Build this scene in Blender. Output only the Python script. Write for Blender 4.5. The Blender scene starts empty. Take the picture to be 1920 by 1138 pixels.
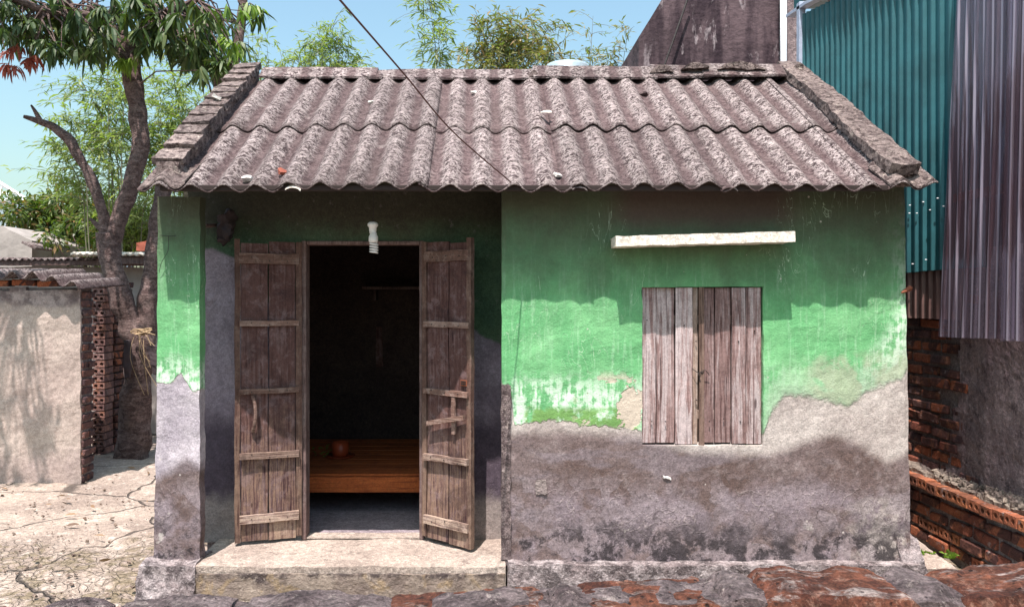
import bpy, bmesh, math, random
import numpy as np
from mathutils import Vector, Matrix, Euler, noise
R = math.radians
rng = random.Random(7)
nrg = np.random.RandomState(7)
sc = bpy.context.scene
COL = sc.collection

# ------------------------------------------------------------------ camera, sky, sun, exposure
F, CZ = 1440.0, 1.625                 # focal length in photo pixels, eye height
cam = bpy.data.objects.new('camera', bpy.data.cameras.new('camera')); COL.objects.link(cam)
cam.location = (0, 0, CZ); cam.rotation_euler = (R(90), 0, 0)
cam.data.sensor_width = 36; cam.data.lens = F/1920*36
cam.data.shift_x = 55/1920; cam.data.shift_y = -7/1920
cam.data.clip_start = .05; cam.data.clip_end = 3000
sc.camera = cam
SUN = Vector((.29, 1, -2.5)).normalized()
world = bpy.data.worlds.new('World'); sc.world = world; world.use_nodes = True
wt = world.node_tree; bg = wt.nodes['Background']
sky = wt.nodes.new('ShaderNodeTexSky'); sky.sky_type = 'NISHITA'; sky.sun_disc = False
sky.sun_elevation = R(67.4); sky.sun_rotation = R(196); sky.air_density = 1.5; sky.dust_density = 3.0; sky.ozone_density = .6
wt.links.new(sky.outputs[0], bg.inputs[0]); tint = wt.nodes.new('ShaderNodeMix'); tint.data_type = 'RGBA'; tint.blend_type = 'MULTIPLY'; tint.inputs[0].default_value = 1; tint.inputs[7].default_value = (1.0, 1.17, 1.16, 1)
wt.links.new(sky.outputs[0], tint.inputs[6]); wt.links.new(tint.outputs[2], bg.inputs[0]); bg.inputs[1].default_value = .112
sl = bpy.data.lights.new('sun', 'SUN'); sl.energy = 5.0; sl.angle = R(.5); sl.color = (1, .895, .85)
so = bpy.data.objects.new('sun', sl); COL.objects.link(so); so.rotation_euler = SUN.to_track_quat('-Z', 'Y').to_euler(); so.location = (-3, -8, 20)
vs = sc.view_settings; vs.view_transform = 'Standard'; vs.look = 'None'; vs.gamma = 1; vs.use_curve_mapping = False
vs.exposure = .82
sc.cycles.max_bounces = 8; sc.cycles.transparent_max_bounces = 12

# ------------------------------------------------------------------ node helpers
class E:
    def __init__(s, k): s.k = k
    def __add__(a, b): return mth('ADD', a, b)
    def __radd__(a, b): return mth('ADD', b, a)
    def __sub__(a, b): return mth('SUBTRACT', a, b)
    def __rsub__(a, b): return mth('SUBTRACT', b, a)
    def __mul__(a, b): return mth('MULTIPLY', a, b)
    def __rmul__(a, b): return mth('MULTIPLY', b, a)
    def __truediv__(a, b): return mth('DIVIDE', a, b)
NT = None
def nd(t): return NT.nodes.new(t)
def put(sock, v):
    if isinstance(v, E): NT.links.new(v.k, sock)
    elif isinstance(v, (tuple, list)) and len(v) == 3 and sock.type == 'RGBA': sock.default_value = (*v, 1)
    else: sock.default_value = v
def mth(op, *a, clamp=False):
    n = nd('ShaderNodeMath'); n.operation = op; n.use_clamp = clamp
    for i, v in enumerate(a): put(n.inputs[i], v)
    return E(n.outputs[0])
def mx(a, b): return mth('MAXIMUM', a, b)
def mn(a, b): return mth('MINIMUM', a, b)
def cl(a): return mth('ADD', a, 0.0, clamp=True)
def pos(): return E(nd('ShaderNodeNewGeometry').outputs['Position'])
def nrm(): return E(nd('ShaderNodeNewGeometry').outputs['True Normal'])
def island(): return E(nd('ShaderNodeNewGeometry').outputs['Random Per Island'])
def obc(): return E(nd('ShaderNodeTexCoord').outputs['Object'])
def rnd(): return E(nd('ShaderNodeObjectInfo').outputs['Random'])
def sep(v):
    n = nd('ShaderNodeSeparateXYZ'); put(n.inputs[0], v); return [E(o) for o in n.outputs]
def comb(x, y, z):
    n = nd('ShaderNodeCombineXYZ')
    for i, v in enumerate((x, y, z)): put(n.inputs[i], v)
    return E(n.outputs[0])
def vm(op, a, b):
    n = nd('ShaderNodeVectorMath'); n.operation = op; put(n.inputs[0], a)
    if isinstance(b, E): NT.links.new(b.k, n.inputs[1])
    else: n.inputs[1].default_value = b
    return E(n.outputs[0])
def noi(vec, scale=5, detail=5, rough=.55, dist=0):
    n = nd('ShaderNodeTexNoise'); put(n.inputs['Vector'], vec)
    n.inputs['Scale'].default_value = scale; n.inputs['Detail'].default_value = detail
    n.inputs['Roughness'].default_value = rough; n.inputs['Distortion'].default_value = dist
    return E(n.outputs[0])
def voro(vec, scale=5, feature='F1', rand=1, out='Distance'):
    n = nd('ShaderNodeTexVoronoi'); n.feature = feature; put(n.inputs['Vector'], vec)
    n.inputs['Scale'].default_value = scale; n.inputs['Randomness'].default_value = rand
    return E(n.outputs[out])
def sm(x, lo, hi):
    n = nd('ShaderNodeMapRange'); n.interpolation_type = 'SMOOTHSTEP'
    put(n.inputs[0], x); put(n.inputs[1], lo); put(n.inputs[2], hi); return E(n.outputs[0])
def mix(f, a, b):
    n = nd('ShaderNodeMix'); n.data_type = 'RGBA'; n.clamp_factor = True
    put(n.inputs[0], f); put(n.inputs[6], a); put(n.inputs[7], b); return E(n.outputs[2])
def mul(a, b):
    n = nd('ShaderNodeMix'); n.data_type = 'RGBA'; n.blend_type = 'MULTIPLY'; n.inputs[0].default_value = 1
    put(n.inputs[6], a); put(n.inputs[7], b); return E(n.outputs[2])
def gray(v): return comb(v, v, v)
def ramp(x, stops):
    n = nd('ShaderNodeValToRGB'); put(n.inputs[0], x); e = n.color_ramp.elements
    while len(e) > 1: e.remove(e[-1])
    for i, (p, c) in enumerate(stops):
        el = e[0] if i == 0 else e.new(p)
        el.position = p; el.color = (*c, 1) if isinstance(c, tuple) else (c, c, c, 1)
    return E(n.outputs[0])
def curve(x, pts, y0, y1):
    """piecewise-linear function of x, at most 32 points"""
    a, b = pts[0][0], pts[-1][0]
    r = ramp((x - a)*(1/(b-a)), [((p-a)/(b-a), (q-y0)/(y1-y0)) for p, q in pts])
    return sep(r)[0]*(y1-y0) + y0
def done(m, col, rough=.85, height=None, dist=.01, spec=.3, extra=None, metal=0, strength=1.0):
    b = nd('ShaderNodeBsdfPrincipled'); put(b.inputs['Base Color'], col); put(b.inputs['Roughness'], rough)
    b.inputs['Specular IOR Level'].default_value = spec; put(b.inputs['Metallic'], metal)
    if height is not None:
        n = nd('ShaderNodeBump'); n.inputs['Distance'].default_value = dist; n.inputs['Strength'].default_value = strength
        put(n.inputs['Height'], height); NT.links.new(n.outputs[0], b.inputs['Normal'])
    o = nd('ShaderNodeOutputMaterial'); s = b.outputs[0]
    if extra: s = extra(b)
    NT.links.new(s, o.inputs[0]); return m
def begin(name):
    global NT
    m = bpy.data.materials.new(name); m.use_nodes = True; NT = m.node_tree; NT.nodes.clear(); return m

# ------------------------------------------------------------------ materials
def z_of(py, Y=4.29): return CZ-(py-562)/F*Y
def x_of(px, Y=4.29): return (px-905)/F*Y
def grit(c, amt=.4):
    p = pos(); return mul(mul(c, gray(sm(noi(p, 130, 3, .7), .36, .64)*amt + (1-amt*.5))), gray(sm(noi(p, 38, 5, .75, .4), .38, .62)*amt + (1-amt*.5)))
def plaster_relief(p):
    f = noi(p, 90, 4, .7); c = noi(p, 24, 6, .7)
    pit = sm(voro(p, 34), .10, .0)
    return c*.5 + f*.3 - pit*.3

def M_front():
    m = begin('green_limewash_over_cement'); p = pos(); x, y, z = sep(p)
    warp = noi(p, 5, 6, .6, .4) - .5; wf = noi(p, 26, 4, .6) - .5
    zz = z + warp*.16 + wf*.05
    st = noi(vm('MULTIPLY', p, (38, 38, 3.2)), 1, 5, .65)          # brushed vertical streaks
    g = mix(sm(noi(p, 3.5, 4), .35, .7), (.115, .35, .145), (.175, .425, .195))
    g = mix(sm(st, .5, .72)*.45, g, (.36, .60, .38))
    g = mix(sm(noi(p, 9, 5, .65), .55, .75)*.35, g, (.085, .26, .11))
    # worn, chalky band near the foot of the paint and along the right corner
    lo = curve(x, [(-1.9, z_of(700)), (-1.5, z_of(705)), (.1, z_of(735)), (.9, z_of(735)), (1.55, z_of(700)), (2.1, z_of(700)), (2.39, z_of(600))], 0, 2)
    worn = cl(sm(z + warp*.12, lo+.14, lo-.02)*cl(sm(x, x_of(1215), x_of(1190))+.22+sm(x, 2.0, 2.3)*.5) + sm(x+warp*.2, 2.25, 2.37)*.8)
    g = mix(worn*sm(st+wf*1.0, .36, .60)*.85, g, (.60, .74, .60))
    olive = sm(z+warp*.05, z_of(758), z_of(772))*sm(x, x_of(975), x_of(990))*sm(x, x_of(1205), x_of(1190))
    g = mix(olive*sm(noi(p, 12), .38, .5), g, (.15, .30, .09))
    # brown unpainted patch above the slab; eave shade painted over the upper wall
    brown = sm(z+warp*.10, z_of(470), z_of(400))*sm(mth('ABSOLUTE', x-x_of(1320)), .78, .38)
    eave_shade = sm(z+warp*.4, z_of(600), z_of(372))
    g = mix(sm(z+warp*.5, z_of(620), z_of(470))*.45, g, (.055, .115, .068)); g = mix(brown*.94, g, (.085, .048, .045)); g = mix(eave_shade*.88*(1-brown*.6), g, (.060, .046, .036))  # first mix dims the green as painted eave shadow
    # cement
    cem = mix(sm(noi(p, 4, 6, .65), .35, .68), (.46, .415, .385), (.34, .295, .275))
    cem = mix(sm(noi(p, 60, 3), .55, .75)*.35, cem, (.5, .46, .4))
    cem = mix(sm(x, -1.4, -1.5), cem, mix(sm(noi(p, 6, 5), .3, .7), (.44, .40, .43), (.32, .285, .32)))
    damp = mix(sm(noi(p, 3.2, 6, .62), .34, .66), (.10, .066, .058), (.165, .125, .122))
    damp = mix(sm(noi(p, 11, 6, .7), .5, .7)*.7, damp, (.25, .205, .20))
    damp = mix(sm(z+warp*.4, .66, .46)*sm(noi(p, 6, 6, .6), .36, .58)*.75, damp, (.235, .195, .22))
    damp = mix(sm(z+warp*.2, .60, .66)*sm(noi(vm('MULTIPLY', p, (2.2, 2, 7)), 1, 5, .6), .5, .62)*.5, damp, (.2, .17, .19))
    damp = mix(sm(x+warp*.5, 1.9, 2.25)*sm(z+warp*.4, .62, .4)*sm(noi(p, 9, 6, .7), .42, .55)*.7, damp, (.40, .36, .33))
    pq = vm('ADD', p, vm('MULTIPLY', E(noi_col(p, 7)), (.16, .16, .16)))
    vein = sm(voro(pq, 9.5, 'DISTANCE_TO_EDGE'), .045, .0)*sm(noi(p, 6, 5, .7), .46, .60)*sm(z, .70, .5)
    vein = vein + sm(noi(p, 5, 2, .5, 2.2), .495, .5)*sm(noi(p, 5, 2, .5, 2.2), .505, .5)*sm(z, .8, .6)
    damp = mix(cl(vein)*.55, damp, (.33, .28, .27))
    cell = voro(pq, 8.5, 'F1', 1, 'Color'); damp = mix(sm(sep(cell)[0], .55, .75)*sm(z, .72, .5)*.5, damp, (.25, .21, .225)); rim = sm(mth('ABSOLUTE', voro(pq, 7.0)-.36), .035, .01)*sm(noi(p, 5, 4), .5, .6)*sm(z, .68, .48); damp = mix(rim*.6, damp, (.05, .038, .04))
    mould = sm(z+warp*.34+wf*.14, .44, .26)*sm(noi(p, 6, 7, .74, .3)+sm(x, .9, 1.2)*.05, .46, .56)
    damp = mix(sm(noi(p, 55, 4, .7), .52, .62)*.4, damp, (.06, .045, .045))
    damp = mix(mould*.9, damp, (.022, .018, .02))
    damp = mix(sm(noi(p, 8, 6, .7), .62, .70)*sm(z, .42, .3)*.8, damp, (.42, .39, .36))
    Hd = curve(x, [(-1.9, z_of(905)), (-1.75, z_of(880)), (-1.65, z_of(855)), (-1.55, z_of(880)), (.1, z_of(812)), (x_of(1060), z_of(806)), (x_of(1200), z_of(815)), (x_of(1290), z_of(845)),
                   (x_of(1440), z_of(850)), (x_of(1500), z_of(828)), (x_of(1560), z_of(812)), (x_of(1600), z_of(825)), (x_of(1660), z_of(860)), (2.39, z_of(845))], 0, 2)
    base = mix(sm(z + warp*.07 + wf*.03, Hd+.035, Hd-.05), cem, damp)
    Hg = curve(x, [(-1.9, z_of(712)), (-1.76, z_of(722)), (-1.68, z_of(705)), (-1.62, z_of(740)), (-1.5, z_of(725)), (.10, z_of(718)), (.155, z_of(722)), (.175, z_of(798)), (x_of(1050), z_of(788)), (x_of(1100), z_of(797)), (x_of(1200), z_of(806)),
                   (x_of(1425), z_of(835)), (x_of(1445), z_of(775)), (x_of(1470), z_of(745)), (x_of(1540), z_of(752)), (x_of(1590), z_of(764)), (x_of(1640), z_of(735)), (x_of(1690), z_of(715)), (2.39, z_of(690))], 0, 2)
    g = mix(sm(z+warp*.25+wf*.08, Hg+.24, Hg+.0)*sm(x, 1.5, 1.6)*.75, g, (.34, .44, .32))
    isg = sm(z + warp*.075 + wf*.07, Hg-.004, Hg+.006+sm(x, 1.5, 1.65)*.035)
    fall = mx(sm(noi(p, 6.3, 5, .6, .5), .585, .60)*sm(z, z_of(690), z_of(720))*sm(x, x_of(1060), x_of(1110))*sm(x, x_of(1300), x_of(1200)),
              sm(vm('DISTANCE', comb(x+wf*.12+warp*.1, z*.8+wf*.1, 0), (x_of(1180), z_of(752)*.8, 0)).k and E(dist2(x+wf*.12+warp*.12, (z+wf*.1), x_of(1182), z_of(765), 1, .62)), .075, .068))
    fallc = (.50, .43, .35)
    col = mix(isg, base, mix(fall, g, fallc))
    beige = sm(noi(p, 3.1, 6, .6, .3), .53, .60)*sm(x, x_of(1490), x_of(1540))*sm(z+warp*.2, z_of(640), z_of(690))
    col = mix(isg*beige*.75, col, (.33, .37, .26))
    edge = sm(mth('ABSOLUTE', z + warp*.055 + wf*.035 - Hg), .012, .004)
    col = mix(edge*.22, col, (.42, .38, .33))
    spk = sm(voro(p, 9), .06, .04)*sm(noi(p, 2.2), .5, .55)
    col = mix(spk*.7, col, (.55, .5, .46))
    sc1 = sm(mth('ABSOLUTE', noi(vm('MULTIPLY', p, (9, 9, 2)), 1, 3, .5, 2.5)-.5), .006, .002)*sm(noi(p, 1.9, 3), .5, .6)
    col = mix(sc1*isg*.5, col, (.55, .68, .52))
    h = plaster_relief(p) + isg*(1-fall)*.45 + noi(p, 5, 4)*.2 + cl(vein)*.15 + (sep(cell)[0]*sm(z, .75, .5))*.35*(1-isg)
    return done(m, mix(isg, grit(col, .30), grit(col, .11)), mix(isg, (.9,)*3, (.8,)*3) if False else .88, h, .010)
def dist2(x, z, cx, cz, kx, kz):
    a = (x-cx)*kx; b = (z-cz)*kz
    return mth('SQRT', a*a+b*b).k

def M_porch():
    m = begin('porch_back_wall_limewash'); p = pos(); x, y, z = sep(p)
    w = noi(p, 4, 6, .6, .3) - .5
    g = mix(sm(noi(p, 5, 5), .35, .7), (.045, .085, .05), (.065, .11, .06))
    g = mix(sm(z+w*.3, 1.9, 2.15), g, (.042, .04, .028))  # green darkened, most near the top, to paint porch shade
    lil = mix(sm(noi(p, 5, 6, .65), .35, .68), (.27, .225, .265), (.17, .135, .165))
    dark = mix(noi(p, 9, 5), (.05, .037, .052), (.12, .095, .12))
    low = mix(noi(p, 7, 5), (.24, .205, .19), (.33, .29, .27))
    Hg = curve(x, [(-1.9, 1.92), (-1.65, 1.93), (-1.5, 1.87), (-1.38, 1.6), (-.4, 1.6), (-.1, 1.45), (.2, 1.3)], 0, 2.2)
    c = mix(sm(z+w*.12, .92+.05, .88-.08), lil, dark); c = mix(sm(z+w*.2, .48, .36)*.9, c, low)  # paler foot paints in the sunlit strip
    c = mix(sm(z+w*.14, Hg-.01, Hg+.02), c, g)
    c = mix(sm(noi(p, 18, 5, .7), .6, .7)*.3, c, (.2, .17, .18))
    return done(m, grit(c, .3), .9, plaster_relief(p)+noi(p, 5)*.3, .010)

def M_concrete(name, a, b, dirt, dscale=2.5, grow=.5, h=.012, cracks=False):
    m = begin(name); p = pos()
    c = mix(sm(noi(p, dscale, 7, .65), .32, .68), a, b)
    c = mix(sm(noi(p, 13, 6, .7), 1-grow, 1.15-grow)*.8, c, dirt)
    c = grit(mix(sm(noi(p, 60, 4, .7), .52, .68)*.5, c, tuple(min(1, v*1.5) for v in a)), .4)
    hh = noi(p, 9, 7, .65) + noi(p, 90, 3)*.25
    return done(m, c, .92, hh, h)

def M_yard():
    m = begin('cracked_yard_concrete'); p = pos(); x, y, z = sep(p)
    pw = vm('ADD', p, vm('MULTIPLY', E(noi_col(p, 2.2)), (.35, .35, 0)))
    c = mix(sm(noi(p, 1.3, 7, .65), .32, .66), (.36, .295, .245), (.24, .19, .16))
    c = mix(sm(noi(p, 9, 7, .7), .5, .68)*.7, c, (.50, .43, .37))
    c = mix(sm(noi(p, 22, 6, .75), .56, .66)*.55, c, (.19, .145, .12))
    rub = sm(y + (noi(p, 2, 4)-.5)*1.3, 5.35, 5.0)                     # broken, mossy strip nearest the house front
    cob = voro(vm('ADD', p, vm('MULTIPLY', E(noi_col(p, 5)), (.12, .12, 0))), 15, 'DISTANCE_TO_EDGE')
    moss = sm(noi(p, 2.6, 5, .6), .46, .54)
    c = mix(rub*sm(cob, .10, .01)*sm(noi(p, 5, 5, .7), .46, .62)*.5, c, (.16, .13, .10)); c = mix(rub*moss*sm(noi(p, 11, 5, .7), .42, .55)*.75, c, (.15, .12, .07))
    cr = sm(voro(pw, .9, 'DISTANCE_TO_EDGE'), .012, .003)
    c = mix(cr*.85, c, (.05, .04, .035))
    c = mix(sm(voro(p, 16), .09, .05)*sm(noi(p, 1.7), .5, .6)*.8, c, (.09, .06, .045))
    h = noi(p, 7, 8, .68)*1.0 - cr*.8 + rub*sm(cob, .0, .10)*.4 + noi(p, 60, 3)*.2
    c = grit(c, .45)
    return done(m, c, .93, h, .03)
def noi_col(p, s):
    n = nd('ShaderNodeTexNoise'); put(n.inputs['Vector'], p); n.inputs['Scale'].default_value = s; n.inputs['Detail'].default_value = 4
    return n.outputs['Color']

def M_roof():
    m = begin('weathered_fibre_cement'); p = pos(); x, y, z = sep(p)
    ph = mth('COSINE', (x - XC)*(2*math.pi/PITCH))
    q = vm('MULTIPLY', p, (1, 1, 1))
    n1 = noi(vm('MULTIPLY', p, (.62, 1, 1)), 38, 5, .74, 1.5); n2 = noi(q, 9, 6, .65); r = rnd()
    a = mix(sm(n2, .3, .7), (.31, .255, .25), (.43, .365, .355))
    a = mix(sm(n1, .455, .525), (.042, .026, .028), a)
    a = mix(sm(noi(q, 48, 4, .7, 1.2), .54, .60)*.75, a, (.055, .036, .034))
    a = mix(sm(noi(q, 60, 4, .7), .56, .66)*.75, a, (.44, .39, .36))
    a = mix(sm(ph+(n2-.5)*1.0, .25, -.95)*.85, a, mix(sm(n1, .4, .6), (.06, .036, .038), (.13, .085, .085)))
    a = mix(sm(noi(p, 1.3, 4), .5, .7)*.35, a, (.075, .055, .05))
    a = mix(sm(noi(vm('MULTIPLY', p, (5, 1.2, 1)), 1, 6, .7), .56, .70)*.5, a, (.07, .05, .05))
    a = mix(sm(noi(p, 3.2, 5, .7), .60, .70)*.35, a, (.40, .36, .34))
    a = mul(a, gray(r*.26+.68)); a = grit(a, .3)
    return done(m, a, .93, n1*.7+n2*.6, .012)

def M_rake():
    m = begin('lichened_mortar'); p = pos(); r = rnd()
    c = mix(sm(noi(p, 6, 6, .7), .35, .62), (.13, .10, .095), (.25, .20, .185))
    c = mix(sm(noi(p, 28, 5, .75), .42, .52), (.06, .042, .04), c)
    c = mix(sm(noi(p, 17, 5, .7), .58, .68)*.7, c, (.40, .35, .30))
    c = mul(c, gray(r*.3+.85))
    return done(m, grit(c, .5), .95, noi(p, 30, 6, .75)+noi(p, 8, 3)*.5, .022)

def M_wood(name, a, b, d, worn=(.42, .35, .30), wornf=.5, axis=2, low=None, blot=.45):
    m = begin(name); o = obc(); r = rnd(); p = pos()
    k = [85, 85, 85]; k[axis] = 4.0
    o = vm('ADD', o, comb(r*17.3, r*9.1, r*23.7))
    g = noi(vm('MULTIPLY', o, tuple(k)), 1, 6, .68, .5)
    big = noi(o, 4, 4, .6)
    c = mix(sm(g, .32, .62), a, b)
    c = mix(sm(g, .46, .36)*.55, c, d)
    c = mix(sm(noi(vm('MULTIPLY', o, tuple(v*.5 for v in k)), 1, 5, .7, .3)+(big-.5)*.8, .52, .66)*wornf, c, worn)
    if low:
        z = sep(p)[2]; c = mix(sm(z+(big-.5)*.5, 1.05, .55), mix(.4, c, low[0]), mix(sm(g, .38, .6), c, low[1]))  # lower door painted paler as sunlit, upper kept dark as shade
    c = mix(sm(noi(p, 12, 5, .7), .6, .7)*.35, c, d)
    c = mix(sm(noi(p, 16, 6, .72, .4), .50, .64)*blot, c, worn)
    if not blot: c = mix(sm(noi(vm('MULTIPLY', o, (34, 34, 1.6)), 1, 5, .7, .8)+(r-.5)*.22, .50, .62)*.62, c, worn); c = mix(sm(noi(vm('MULTIPLY', o, (70, 70, 1.2)), 1, 4, .7, .5), .42, .36)*.8, c, d)
    c = grit(c, .25)
    if blot: c = mix(sm(noi(p, 5.5, 6, .7, .5), .5, .64)*.5, c, tuple(v*.9 for v in d))
    knot = sm(voro(vm('MULTIPLY', o, (14, 14, 3)), 1), .13, .05)*sm(big, .48, .52)
    c = mix(knot*.8, c, d)
    c = mul(c, comb(r*.55+.70, r*.6+.66, r*.6+.66))
    return done(m, c, .85, g*1.0+big*.3, .006)

def M_brick(name='fired_brick', a=(.27, .085, .04), b=(.16, .05, .032), d=(.045, .022, .022)):
    m = begin(name); o = obc(); r = rnd(); p = pos()
    o2 = vm('ADD', o, comb(r*31, r*17, r*7))
    v = voro(vm('MULTIPLY', vm('ADD', o2, comb(0, sep(o2)[2]*.6, 0)), (7, 11, 3)), 1, 'F1', 1, 'Color')
    s = sep(v)[0]
    c = mix(sm(r, .2, .8), a, b)
    c = mix(sm(s, .52, .56)*.85, c, d)
    c = mix(sm(noi(p, 14, 6, .7), .5, .68)*.6, c, (.35, .15, .08))
    c = mix(sm(noi(p, 11, 5, .7), .60, .68)*.75, c, (.25, .2, .19))
    return done(m, grit(c, .45), .88, noi(p, 35, 5, .7)+noi(p, 9, 3), .012)

def M_laterite():
    m = begin('laterite_block'); p = pos(); n = sep(nrm())[2]; r = rnd()
    c = mix(sm(noi(p, 7, 7, .7, .6), .36, .62), (.10, .032, .02), (.235, .085, .048))
    c = mix(sm(noi(p, 24, 6, .75, .4), .55, .66)*.7, c, (.38, .21, .15))
    c = mix(sm(noi(p, 15, 6, .75), .54, .64)*.85, c, (.045, .018, .014))
    lime = sm(noi(vm('MULTIPLY', p, (5, 14, 20)), 1, 7, .72, .5) + n*.10 - sm(sep(p)[0], .2, .45)*.02, .60, .68)
    c = mix(lime*.85, c, mix(sm(noi(p, 30, 6, .75), .4, .6), (.18, .13, .12), (.52, .43, .39)))
    pits = sm(voro(vm('ADD', p, vm('MULTIPLY', E(noi_col(p, 30)), (.02, .02, .02))), 55), .26, .10)*sm(noi(p, 10, 4), .42, .55)
    c = mix(pits*.85, c, (.025, .012, .01))
    return done(m, grit(c, .6), .95, noi(p, 30, 8, .8, .3)*1.4+noi(p, 9, 3)*.4-pits*.6, .022)

def M_leaf(name, cols, tr=.35, rough=.45, trc=(1.3, 1.5, .5)):
    m = begin(name); i = island()
    n = len(cols); c = ramp(i, [(k/max(1, n-1), c_) for k, c_ in enumerate(cols)])
    def ex(b):
        t = nd('ShaderNodeBsdfTranslucent'); put(t.inputs[0], mul(c, trc)); ms = nd('ShaderNodeMixShader'); ms.inputs[0].default_value = tr
        NT.links.new(b.outputs[0], ms.inputs[1]); NT.links.new(t.outputs[0], ms.inputs[2]); return ms.outputs[0]
    return done(m, c, rough, None, extra=ex, spec=.5)

def M_bark():
    m = begin('bark'); p = pos()
    q = vm('MULTIPLY', p, (6, 6, 14))
    c = mix(sm(noi(q, 1.6, 7, .7, .8), .35, .65), (.095, .06, .056), (.25, .18, .165))
    c = mix(sm(noi(p, 6, 6, .7), .54, .66)*.7, c, (.24, .185, .17))
    c = mix(sm(noi(p, 3, 4), .56, .7)*.5, c, (.05, .032, .03))
    return done(m, grit(c, .5), .95, noi(q, 3, 8, .7, 1.0), .05)

def M_plain(name, c, rough=.6, metal=0, var=.25, sc_=20, spec=.4, bump=.003):
    m = begin(name); p = pos(); n = noi(p, sc_, 5, .65)
    col = mix(sm(n, .3, .75), c, tuple(v*(1-var) for v in c))
    return done(m, col, rough, n, bump, spec=spec, metal=metal)

def M_stained_wall():
    m = begin('black_streaked_render'); p = pos(); q = vm('MULTIPLY', p, (3.4, 3.4, .55))
    c = mix(sm(noi(q, 1, 6, .62, .3), .4, .6), (.03, .018, .024), (.10, .068, .075))
    c = mix(sm(noi(vm('MULTIPLY', p, (5, 5, 1.6)), 1, 7, .7, .5), .56, .64)*.75, c, (.32, .27, .28))
    c = mix(sm(noi(p, 1.2, 4), .5, .62)*.6, c, (.045, .03, .035))
    return done(m, c, .92, noi(p, 12, 6), .02)

def M_courtyard():
    m = begin('cream_courtyard_plaster'); p = pos(); x, y, z = sep(p); w = noi(p, 4, 6, .65)-.5
    c = mix(sm(noi(p, 2, 6, .6), .3, .7), (.43, .36, .315), (.35, .28, .25))
    c = mix(sm(noi(p, 11, 6, .7), .52, .7)*.4, c, (.30, .22, .19))
    top = sm(z+w*.30, 1.53, 1.60)
    c = mix(top*.85, c, mix(sm(noi(p, 8, 6, .7), .4, .6), (.10, .075, .08), (.33, .28, .27)))
    c = mix(sm(z+w*.5, .34, .12)*.75, c, mix(noi(p, 8, 5), (.22, .17, .17), (.40, .32, .28)))
    return done(m, grit(c, .28), .9, plaster_relief(p), .012)

def M_skirt():
    m = begin('stained_step_face'); p = pos(); z = sep(p)[2]
    c = mix(sm(noi(p, 6, 6, .65), .38, .62), (.27, .22, .18), (.18, .14, .12)); c = mix(sm(noi(p, 5, 5, .6, .6), .52, .60)*.7, c, (.30, .22, .13))
    c = mix(sm(z+(noi(p, 7, 6, .7)-.5)*.28, .10, .15)*.9, c, (.05, .038, .038)); c = mix(sm(noi(p, 30, 5, .7), .56, .66)*.5, c, (.45, .38, .32))
    return done(m, c, .93, noi(p, 14, 7, .7)+noi(p, 60, 3)*.3, .03)
def M_crust():
    m = begin('crusted_wall_mortar'); p = pos()
    c = mix(sm(noi(p, 14, 7, .75), .38, .62), (.10, .072, .074), (.26, .205, .20))
    c = mix(sm(noi(p, 34, 6, .8, .3), .55, .64)*.85, c, (.42, .35, .32)); pit = sm(voro(p, 70), .22, .08)
    c = mix(pit*.7, c, (.03, .02, .02)); return done(m, grit(c, .6), .95, noi(p, 45, 8, .8)*1.4-pit*.5, .02)
def M_poly():
    m = begin('clear_violet_polycarbonate'); p = pos(); x, y, z = sep(p)
    dirt = sm(noi(vm('MULTIPLY', p, (3, 16, 1.1)), 1, 6, .68, .3) + sm(z, 3.1, 2.5)*.10 - sm(z, 1.95, 1.8)*.10, .50, .60)
    c = mix(dirt, (.25, .215, .28), (.095, .06, .075))
    low = sm(z, 1.9, 1.8)
    fr_ = mth('ABSOLUTE', mth('FRACT', y*(1/.076))-.80); line = sm(fr_, .16, .07)
    c = mix(line*(1-dirt*.6), c, (.36, .32, .39))  # pale rib highlights painted into the sheet colour
    def ex(b):
        t = nd('ShaderNodeBsdfTransparent'); t.inputs[0].default_value = (.86, .82, .86, 1)
        ms = nd('ShaderNodeMixShader'); put(ms.inputs[0], cl(.74 - dirt*.24 - line*.5 + low*.06)); 
        NT.links.new(b.outputs[0], ms.inputs[1]); NT.links.new(t.outputs[0], ms.inputs[2]); return ms.outputs[0]
    return done(m, c, .22, None, extra=ex, spec=.6)

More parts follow.
